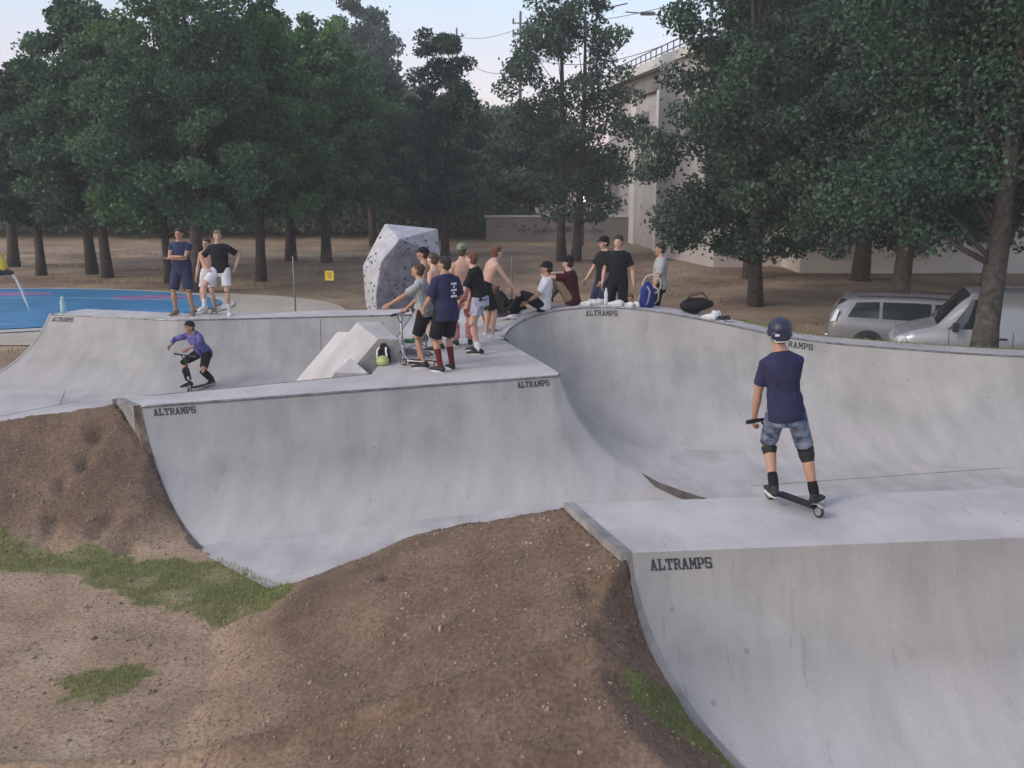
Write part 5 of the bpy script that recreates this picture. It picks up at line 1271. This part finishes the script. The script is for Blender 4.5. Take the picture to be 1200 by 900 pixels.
# ------------------------------------------------------------------ scooters, boards, small things
M_ALU = mat('brushed_alu', (.36, .37, .40), .35, .08, 12, metal=.8); M_BMET = mat('black_metal', (.018, .018, .022), .4, .15, 8, metal=.5); M_TEAL = mat('teal_metal', (.05, .28, .30), .4, .1, 8, metal=.5); M_WHEEL = mat('wheel_urethane', (.03, .03, .035), .5, .1, 8)
def scooter(label, loc, rot, m=None, wheelm=None, bar=.78, group='stunt scooters at the skate park'):
    """front towards +Y, origin on the ground under the deck middle"""
    m = m or M_BMET; root = empty('stunt_scooter', loc, label=label, cat='scooter', group=group); root.rotation_euler = rot
    bm = bmesh.new(); box(bm, (0, -.02, .085), (.11, .46, .018), bev=.006); obj('deck', bm, m, root)
    bm = bmesh.new(); box(bm, (0, -.02, .0965), (.10, .40, .003)); obj('grip_tape', bm, M_BLK, root)
    bm = bmesh.new(); tube(bm, [(0, .19, .085), (0, .25, .12), (0, .285, .19)], [.022, .02, .022], seg=8); tube(bm, [(0, .278, .15), (0, .295, .24)], [.026, .026], seg=12); obj('neck', bm, m, root, True)
    bm = bmesh.new()
    for sx in (-.022, .022): tube(bm, [(sx, .285, .145), (sx, .285, .055)], [.009, .011], seg=6)
    tube(bm, [(-.022, .285, .145), (.022, .285, .145)], [.012, .012], seg=6); obj('fork', bm, M_ALU, root, True)
    bm = bmesh.new(); tube(bm, [(0, .285, .16), (0, .325, bar)], [.017, .016], seg=10, cap=False); tube(bm, [(-.27, .325, bar), (.27, .325, bar)], [.015, .015], seg=8)
    for sx in (-1, 1): tube(bm, [(sx*.13, .325, bar), (0, .318, bar-.16)], [.011, .011], seg=6)
    obj('handlebar', bm, m, root, True)
    bm = bmesh.new(); tube(bm, [(0, .288, .235), (0, .293, .30)], [.026, .026], seg=12); obj('clamp', bm, M_ALU, root, True)
    for sx in (-1, 1):
        bm = bmesh.new(); tube(bm, [(sx*.16, .325, bar), (sx*.29, .325, bar)], [.020, .020], seg=10); obj('grip', bm, M_BLK, root, True)
    for y_ in (.285, -.27):
        wh = empty('wheel', (0, y_, .055)); wh.parent = root
        bm = bmesh.new(); M4 = Matrix.Rotation(math.pi/2, 4, 'Y'); bmesh.ops.create_cone(bm, cap_ends=True, segments=24, radius1=.055, radius2=.055, depth=.024, matrix=M4)
        bmesh.ops.bevel(bm, geom=[e for e in bm.edges if e.calc_face_angle(0) > 1], offset=.006, segments=2, affect='EDGES'); obj('tyre', bm, wheelm or M_WHEEL, wh, True)
        bm = bmesh.new(); bmesh.ops.create_cone(bm, cap_ends=True, segments=20, radius1=.036, radius2=.036, depth=.028, matrix=M4); obj('hub', bm, M_ALU, wh)
    bm = bmesh.new(); tube(bm, [(0, -.20, .10), (0, -.27, .122), (0, -.33, .10)], [(.035, .006)]*3, ref=(1, 0, 0), seg=8); obj('brake', bm, M_ALU, root, True)
    return root
def skateboard(label, loc, rot, m=None):
    root = empty('skateboard', loc, label=label, cat='skateboard', group='skateboards'); root.rotation_euler = rot
    bm = bmesh.new(); tube(bm, [(0, -.40, .125), (0, -.30, .095), (0, 0, .092), (0, .30, .095), (0, .40, .125)], [(.075, .007), (.098, .007), (.10, .007), (.098, .007), (.075, .007)], ref=(1, 0, 0), seg=16); obj('deck', bm, m or M_BLK, root, True)
    for y_ in (-.22, .22):
        bm = bmesh.new(); tube(bm, [(-.09, y_, .04), (.09, y_, .04)], [.008, .008], seg=6); box(bm, (0, y_, .065), (.05, .06, .035), bev=.008); tr_ = obj('truck', bm, M_ALU, root)
        for sx in (-1, 1):
            bm = bmesh.new(); tube(bm, [(sx*.075, y_, .028), (sx*.105, y_, .028)], [.027, .027], seg=14); obj('wheel', bm, M_SOLE, tr_, True)
    return root
def shoe_pair(label, loc, rz, m):
    root = empty('shoes', loc, rz, label=label, cat='shoes', group='shoes left on the coping'); root.scale = (.88, .88, .88)
    for sx in (-.06, .07):
        bm = bmesh.new(); tube(bm, [(sx, -.10, .05), (sx, -.04, .06), (sx, .04, .05), (sx, .14, .035)], [(.036, .045), (.04, .055), (.042, .04), (.040, .025)], ref=(1, 0, 0), seg=12); obj('shoe', bm, m, root, True)
        bm = bmesh.new(); box(bm, (sx, .02, .012), (.085, .29, .022), bev=.008); obj('sole', bm, M_SOLE, root)
    return root
def bottle(label, loc, m, capm, h=.25, r_=.035):
    root = empty('water_bottle', loc, label=label, cat='bottle', group='drink bottles')
    bm = bmesh.new(); tube(bm, [(0, 0, 0), (0, 0, h*.1), (0, 0, h*.35), (0, 0, h*.42), (0, 0, h*.7), (0, 0, h*.9), (0, 0, h*.93)], [r_*.9, r_, r_, r_*.9, r_, r_*.42, r_*.4], seg=16, cap=False); obj('bottle_body', bm, m, root, True)
    bm = bmesh.new(); tube(bm, [(0, 0, h*.93), (0, 0, h)], [r_*.48, r_*.48], seg=12, cap=False); obj('cap', bm, capm, root)
    return root
def backpack(label, loc, rz, m, m2, sc=1.0, lying=0, name='backpack', cat='backpack'):
    root = empty(name, loc, rz, label=label, cat=cat, group='bags and backpacks'); root.scale = (sc, sc, sc)
    rx = Matrix.Rotation(R(lying), 3, 'X'); w = lambda *p: rx @ Vector(p)
    up = .17 if lying > 45 else 0
    bm = bmesh.new(); tube(bm, [w(0, 0, .02)+Vector((0, 0, up*.6)), w(0, 0, .12)+Vector((0, 0, up*.6)), w(0, 0, .34)+Vector((0, 0, up*.5)), w(0, 0, .46)+Vector((0, 0, up*.4))], [(.17, .10), (.18, .13), (.16, .11), (.08, .06)], ref=(1, 0, 0), seg=20); b_o = link('bag_body', remesh(bm, .012, 3), m, root, True)
    bm = bmesh.new(); tube(bm, [w(0, -.12, .08)+Vector((0, 0, up*.6)), w(0, -.14, .15)+Vector((0, 0, up*.6)), w(0, -.12, .25)+Vector((0, 0, up*.6))], [(.10, .03), (.12, .045), (.09, .03)], ref=(1, 0, 0), seg=16); obj('pocket', bm, m2, root, True)
    for sx in (-.09, .09):
        bm = bmesh.new(); tube(bm, [w(sx, .09, .42)+Vector((0, 0, up*.5)), w(sx*1.3, .20, .34)+Vector((0, 0, up*.5)), w(sx*1.5, .17, .14)+Vector((0, 0, up*.6)), w(sx*1.2, .09, .06)+Vector((0, 0, up*.6))], [(.025, .006)]*4, ref=(1, 0, 0), seg=8); obj('strap', bm, m2, root, True)
    return root
def cloth_heap(label, loc, sx, sy, h, m, seed, name='folded_clothes', cat='clothes'):
    r_ = random.Random(seed); bm = bmesh.new()
    for k in range(9): ball(bm, (r_.uniform(-sx, sx)*.6, r_.uniform(-sy, sy)*.6, h*r_.uniform(.2, .55)), (r_.uniform(.3, .6)*sx, r_.uniform(.3, .6)*sy, h*r_.uniform(.25, .5)), 2, Matrix.Rotation(r_.uniform(0, 3), 3, 'Z'))
    for k in range(6): a = r_.uniform(0, 6.28); tube(bm, [(0, 0, h*.5), (math.cos(a)*sx, math.sin(a)*sy, .015)], [.04, .015], seg=6)
    o = link(name, remesh(bm, .010, 2), m, None, True); o.location = loc; tag(o, label, cat, 'clothes and towels on the deck'); return o

def lipz(px, py):   # point on the deck strip of the bowl lip near a photo pixel column
    u = u_at(swC, px, py); c = [np.interp(u, swC.s, swC.c[:, k]) for k in range(7)]; n = Vector((c[3], c[4], 0)).normalized()
    return Vector((c[0], c[1], c[2]+.004)), n
def onlip(px, py, back=.2):
    p, n = lipz(px, py); q = p - n*back; return (q.x, q.y, q.z)

# ---- the rider in the helmet
kp = at(916, 595, Z); kx, ky = kp.x, kp.y
kid_yaw = -6
def l2w(v, yaw): a = R(yaw); return Vector((v[0]*math.cos(a)-v[1]*math.sin(a), v[0]*math.sin(a)+v[1]*math.cos(a), v[2]))
def pocket_print(T, s, g, sh): pass
person('boy in navy tee, blue helmet and black knee pads seen from behind on a scooter', (kx, ky, Z+.002), kid_yaw, H=1.72, lean=2, side=-8,
       feet=((-.075, .02, .10), (.285, .02, .03)), hands=((-.265, .15, .765), (.03, .30, .84)), head=(-2, 4), girth=.88, skin=M_SKIN, hair=M_HAIRB, shirt=M_NAVY, sleeve=.72, hem=-.10, bottom=M_DENIM, leg=.90,
       shoes=M_SHOEB, sock=M_BLACK, sock_h=.12, pads=M_PAD, helmet=M_HELM, voxel=.0085, toes=(-8, 30), knee=((-.1, 1, 0), (.25, 1, 0)), elbow=((-.9, -.35, -.1), (.9, -.7, -.3)), curl=1.4, group='young people at the skate park', hip=.90, pelvis=(-.02, 0))
sc_ = scooter('black stunt scooter under the feet of the boy in the helmet', (kx+.10, ky-.03, Z+.004), (0, 0, R(32)), M_BMET, bar=.75)

# ---- two boys and the man on the far left deck
pl = at(217, 369.5, Z); person('man in dark shirt and navy shorts standing with arms crossed on the left deck', (pl.x, pl.y, Z+.004), 176, H=1.83, feet=((-.17, 0, 0), (.17, .02, 0)), hands=((.10, .20, 1.12), (-.10, .23, 1.16)), elbow=((-1, .3, -.5), (1, .3, -.5)),
       shirt=M_DKBLUE, sleeve=.35, bottom=M_DKBLUE, leg=.95, shoes=cloth('brown_shoe', (.20, .14, .10)), hair=M_HAIR, girth=1.06)
pl = at(262, 369.5, Z); person('boy in black tee and white shorts, foot up on a skateboard, left deck', (pl.x, pl.y, Z+.004), 186, H=1.78, feet=((-.12, 0, 0), (.33, .16, .13)), hands=((-.30, .02, .98), (.26, .12, .98)), elbow=((-1, -.8, 0), (1, -.6, -.1)),
       shirt=M_BLACK, sleeve=.75, bottom=M_WHITE, leg=.78, shoes=M_SHOEW, sock=M_SOCKW, hair=M_HAIRL, skin=M_SKINP, toes=(-10, 25), knee=((-.1, 1, 0), (.5, 1, .2)), head=(-12, 0), side=2)
q = at(243, 366, Z); skateboard('skateboard under the foot of the boy in white shorts', (q.x, q.y-.12, Z+.006), (0, 0, R(62)), M_BROWN)
pl = at(246, 361, Z); person('shirtless boy mostly hidden behind the boy in white shorts', (pl.x+.16, 20.62, 1.22), 170, H=1.66, shirt=None, bottom=M_WHITE, leg=.7, shoes=M_SHOEW, skin=M_SKINP, hair=M_HAIRB, hands=((-.30, .1, .86), (.24, .1, .86)))

# ---- rider in the left bowl
q = at(223, 457, .17); person('crouching rider in blue violet top rolling through the left bowl', (q.x+.22, 18.0, .17+.10), 150, H=1.6, hip=.62, lean=34, feet=((-.10, -.20, 0), (.10, .22, 0)), hands=((-.27, .50, .86), (.27, .50, .86)), pelvis=(0, -.12),
       shirt=M_PLAID, sleeve=1.6, bottom=M_BLACK, leg=1.9, shoes=M_SHOEB, cap=M_CAPB, hair=M_HAIR, head=(0, -20), knee=((-.4, 1, .2), (.4, 1, .2)), elbow=((-1, -.3, .2), (1, -.3, .2)), group='young people at the skate park')
scooter('dark stunt scooter ridden by the crouching rider in the left bowl', (q.x+.22, 18.0, .17), (0, 0, R(150)), M_BMET, bar=.72)

# ---- group on the platform
def plat_pt(px, py): p = at(px, py, Z); return (p.x, p.y, Z+.003)
person('boy in grey tee and black shorts holding one arm out, left of the group', plat_pt(498, 430), 78, H=1.62, lean=10, feet=((-.10, -.02, 0), (.12, .12, 0)), hands=((-.30, .52, 1.02), (.18, .35, .92)), shirt=M_GREY, sleeve=.75, bottom=M_BLACK, leg=.9, shoes=M_SHOEB, hair=M_HAIRB, head=(0, -22), pelvis=(0, -.02), elbow=((-.4, -.3, -1), (.6, -.6, -.6)))
scooter('stunt scooter gripped by the boy in grey tee', (plat_pt(494, 428)[0], plat_pt(494, 428)[1]-.12, Z+.004), (0, 0, R(70)), M_ALU, bar=.80)
def back_print(T, s, g, sh):
    bm = bmesh.new()
    for k in range(5):
        for j in range(3):
            if (k+j) % 2 == 0 or j == 1: box(bm, T(.19+.045*k, -.136-.0, .055+.035*(j-1))*s, (.028*s, .012*s, .030*s))
    obj('back_print', bm, M_WHITE, sh)
person('boy in navy tee with white back print, black shorts and dark red socks', plat_pt(524, 435), 38, H=1.74, lean=3, feet=((-.12, 0, 0), (.13, .06, 0)), hands=((-.24, .24, .92), (.22, .26, .98)), shirt=M_NAVY, sleeve=.85, hem=-.16, bottom=M_BLACK, leg=.98, shoes=M_SHOEB, sock=M_SOCKR, sock_h=.26, hair=M_HAIR, head=(-35, -8), girth=1.08, print_=back_print)
person('boy in black tee and white patterned shorts stooping right of the group', plat_pt(563, 414), 72, H=1.70, lean=14, feet=((-.12, -.02, 0), (.14, .12, 0)), hands=((-.22, .34, .78), (.2, .30, .80)), shirt=M_BLACK, sleeve=.8, hem=-.05, bottom=M_WPAT, leg=.62, shoes=M_SHOEB, sock=M_SOCKW, sock_h=.12, hair=M_HAIRR, skin=M_SKINP, head=(0, -18), elbow=((-.3, -.6, -1), (.6, -.6, -.6)))
person('shirtless boy in green cap and red patterned trousers, back turned', plat_pt(543, 405), 12, H=1.76, shirt=None, bottom=M_REDP, leg=1.92, shoes=M_SHOEB, cap=M_CAPG, visor=-1, skin=M_SKINP, hair=M_HAIRB, head=(25, 0), hands=((-.26, .14, .86), (.26, .2, .92)))
person('shirtless boy bending to the right behind the boy in black tee', plat_pt(572, 398), -62, H=1.74, lean=26, shirt=None, bottom=M_BLACK, leg=.9, shoes=M_SHOEW, skin=M_SKINP, hair=M_HAIRR, hands=((-.26, .42, .86), (.26, .42, .86)), head=(0, -14), pelvis=(0, -.08))
person('shirtless boy in dark cap at the back left of the group', plat_pt(498, 399), 95, H=1.66, shirt=None, bottom=M_GREY, leg=.8, shoes=M_SHOEB, cap=M_CAPB, skin=M_SKIN, hair=M_HAIR, head=(0, -10), visor=1)
person('shirtless dark haired boy between the grey tee and the navy tee', plat_pt(514, 411), 64, H=1.66, lean=8, shirt=None, bottom=M_DKBLUE, leg=.85, shoes=M_SHOEB, skin=M_SKINP, hair=M_HAIRB, head=(0, -14))

# ---- people sitting on and standing behind the bowl lip
p_ = onlip(641, 364, .22); person('boy in white tee and black cap sitting on the bowl lip', p_, 82, H=1.75, hip=.10, lean=-6, feet=((-.10, .62, -.14), (.12, .66, -.14)), hands=((-.18, .30, .16), (.2, .28, .16)), shirt=M_WHITE, sleeve=.75, hem=-.07, bottom=M_BLACK, leg=1.9, shoes=M_SHOEB, cap=M_CAPB, visor=1, hair=M_HAIR, knee=((-.3, .3, 1), (.3, .3, 1)), elbow=((-.8, -.5, -.3), (.8, -.5, -.3)))
p_ = onlip(675, 361, .38); person('boy in maroon tee and khaki trousers sitting with arms round his knees', p_, 66, H=1.78, hip=.10, lean=8, feet=((-.13, .44, 0), (.15, .50, 0)), hands=((-.12, .50, .50), (.12, .50, .52)), shirt=M_MAROON, sleeve=.7, bottom=M_BROWN, leg=1.95, shoes=M_SHOEB, cap=M_CAPB, visor=1, hair=M_HAIR, skin=M_SKINP, knee=((-.2, .2, 1), (.2, .2, 1)), elbow=((-1, -.2, 0), (1, -.2, 0)))
def gp(px, d, z=None): x = atx(px, d); return (x, d, hz(x, d) if z is None else z)
person('tall boy in black tee and black shorts standing behind the bowl lip', gp(721, 18.6), 168, H=1.84, shirt=M_BLACK, sleeve=.7, bottom=M_BLACK, leg=.95, shoes=M_SHOEB, hair=M_HAIR, hands=((-.29, .05, .84), (.27, .05, .84)), skin=M_SKINP, head=(10, 0))
person('boy in dark cap and black tee standing just left of the tall one', gp(705, 19.0), 120, H=1.80, shirt=M_BLACK, sleeve=.7, bottom=M_DKBLUE, leg=.95, shoes=M_SHOEB, cap=M_CAPB, visor=1, hair=M_HAIR, hands=((-.26, .2, .9), (.27, .22, .88)), skin=M_SKINP)
person('boy in white tee with grey sleeves walking, rightmost of those behind the lip', gp(769, 18.4), 92, H=1.74, shirt=M_GREY, sleeve=.8, bottom=M_BLACK, leg=.95, shoes=M_SHOEB, hair=M_HAIR, skin=M_SKIN, feet=((-.1, .12, 0), (.1, -.1, 0)), hands=((-.26, .18, .82), (.26, .0, .82)))
_x = gp(736, 18.35); person('small child with dark red hair sitting beside the blue backpack', _x, 175, H=1.25, hip=.12, lean=4, feet=((-.1, .42, 0), (.12, .42, 0)), hands=((-.14, .3, .3), (.14, .3, .3)), shirt=M_DKBLUE, bottom=M_GREY, leg=.9, shoes=M_SHOEW, hair=M_HAIRR, knee=((-.2, .2, 1), (.2, .2, 1)))
_x = at(606, 365, Z); person('boy in black lounging low on the platform left of the white tee', (-.12, 18.75, 1.28), -50, H=1.70, hip=.10, lean=-28, feet=((-.12, .72, 0), (.14, .46, 0)), hands=((-.26, -.34, .06), (.2, .40, .52)), shirt=M_BLACK, sleeve=.8, bottom=M_BLACK, leg=1.9, shoes=M_SHOEB, hair=M_HAIRR, skin=M_SKINP, knee=((-.2, .2, 1), (.2, .2, 1)))

# ---- things lying about
backpack('royal blue backpack propped on the bowl lip below the walking boy', onlip(757, 360, .32), R(215), cloth('royal_blue_cloth', (.022, .034, .19)), M_GREY, .88)
backpack('black sports bag lying on the lip right of the blue backpack', onlip(800, 367, .42), R(80), M_BLACK, M_BLACK, 1.0, 80, name='sports_bag', cat='bag')
backpack('large black backpack standing on the platform behind the stooping boy', plat_pt(586, 383), R(160), M_BLACK, M_BLACK, 1.35)
bm = bmesh.new(); q = onlip(762, 360, .55); tube(bm, [(math.cos(a)*.16, 0, .38+math.sin(a)*.17) for a in np.linspace(0, 2*math.pi, 25)], .016, seg=8, cap=False)
tube(bm, [(-.1, 0, .0), (-.04, 0, .22)], .016, seg=8)
o = obj('hoop', bm, M_BEIGE, None, True); o.location = q; tag(o, 'pale hoop standing up behind the blue backpack', 'hoop')
for k, (px, py, bk_, rz, m, lb) in enumerate([(690, 360, .14, 40, M_SHOEW, 'white shoes on the lip under the first letters of the sign'), (703, 360, .30, 120, M_SHOEW, 'white shoes beside the upright bottle on the lip'),
        (722, 360, .16, 70, M_SHOEW, 'white shoes just right of the upright bottle'), (741, 361, .14, 20, M_SHOEW, 'white shoes at the foot of the small child'), (832, 375, .2, 60, M_SHOEW, 'white shoes farthest right on the lip'), (846, 377, .3, 10, M_SHOEB, 'black shoes farthest right on the lip')]):
    shoe_pair(lb, onlip(px, py, bk_), R(rz), m)
bottle('upright clear bottle on the lip between white shoes', onlip(711, 360, .22), M_SHOEW, M_WHITE, .30, .036)
cloth_heap('crumpled white towel on the lip left of the seated boys', onlip(612, 376, .30), .13, .11, .09, M_WHITE, 3, 'towel', 'towel')
cloth_heap('black jacket heaped on the lip left of the white tee', onlip(618, 372, .55), .22, .16, .16, M_BLACK, 4)
cloth_heap('white towel lying on the lip below the lettering', onlip(697, 360, .5), .15, .09, .07, M_WHITE, 5, 'towel', 'towel')
cloth_heap('white shirt on the platform edge left of the bowl lip', onlip(598, 390, .30), .14, .12, .10, M_WHITE, 6)
cloth_heap('white bundle at the right end of the things on the lip', onlip(838, 376, .45), .10, .08, .17, M_WHITE, 7, 'towel', 'towel')
skateboard('black skateboard lying behind the legs of the stooping boy', plat_pt(583, 390), (0, 0, R(-70)), M_BLK)
skateboard('skateboard lying on the platform near the bowl lip', (plat_pt(600, 383)[0]-.2, plat_pt(600, 383)[1], Z+.004), (0, 0, R(-40)), M_BROWN)
q = plat_pt(484, 419); s_o = scooter('silver stunt scooter lying on its side by the kicker', (q[0], q[1], Z+.06), (R(0), R(84), R(58)), M_ALU)
q = plat_pt(460, 424); backpack('small black and white bag leaning on the kicker face', (q[0]-.12, q[1]-.08, q[2]), R(170), M_BLACK, M_WHITE, .6)
M_LIME = mat('lime_plastic', (.42, .47, .18), .45, .1, 5)
bm = bmesh.new(); ball(bm, (0, 0, .05), (.10, .125, .09), 3); bmesh.ops.bisect_plane(bm, geom=bm.verts[:]+bm.edges[:]+bm.faces[:], plane_co=(0, 0, .01), plane_no=(0, 0, 1), clear_inner=True)
tube(bm, [(.0, .13, .03), (0, .16, .02)], .02, seg=8)
q = plat_pt(454, 425); o = obj('helmet', bm, M_LIME, None, True); o.location = (q[0]-.05, q[1]-.16, q[2]); tag(o, 'lime yellow helmet on the platform at the foot of the kicker', 'helmet')
q = plat_pt(482, 402); bm = bmesh.new(); tube(bm, [(-.10, 0, .04), (.10, 0, .04)], [(.035, .045)]*2, seg=12); o = link('pouch', remesh(bm, .008, 2), cloth('green_pouch_cloth', (.05, .17, .09)), None, True); o.location = q; tag(o, 'small green pouch on the platform behind the kicker', 'pouch')
q = at(72, 368, Z); bottle('tall pale blue water bottle standing on the far left coping', (q.x, q.y+.1, Z+.004), mat('pale_blue_plastic', (.42, .68, .80), .25, .05, 6, trans=.4), M_WHITE, .34, .06)
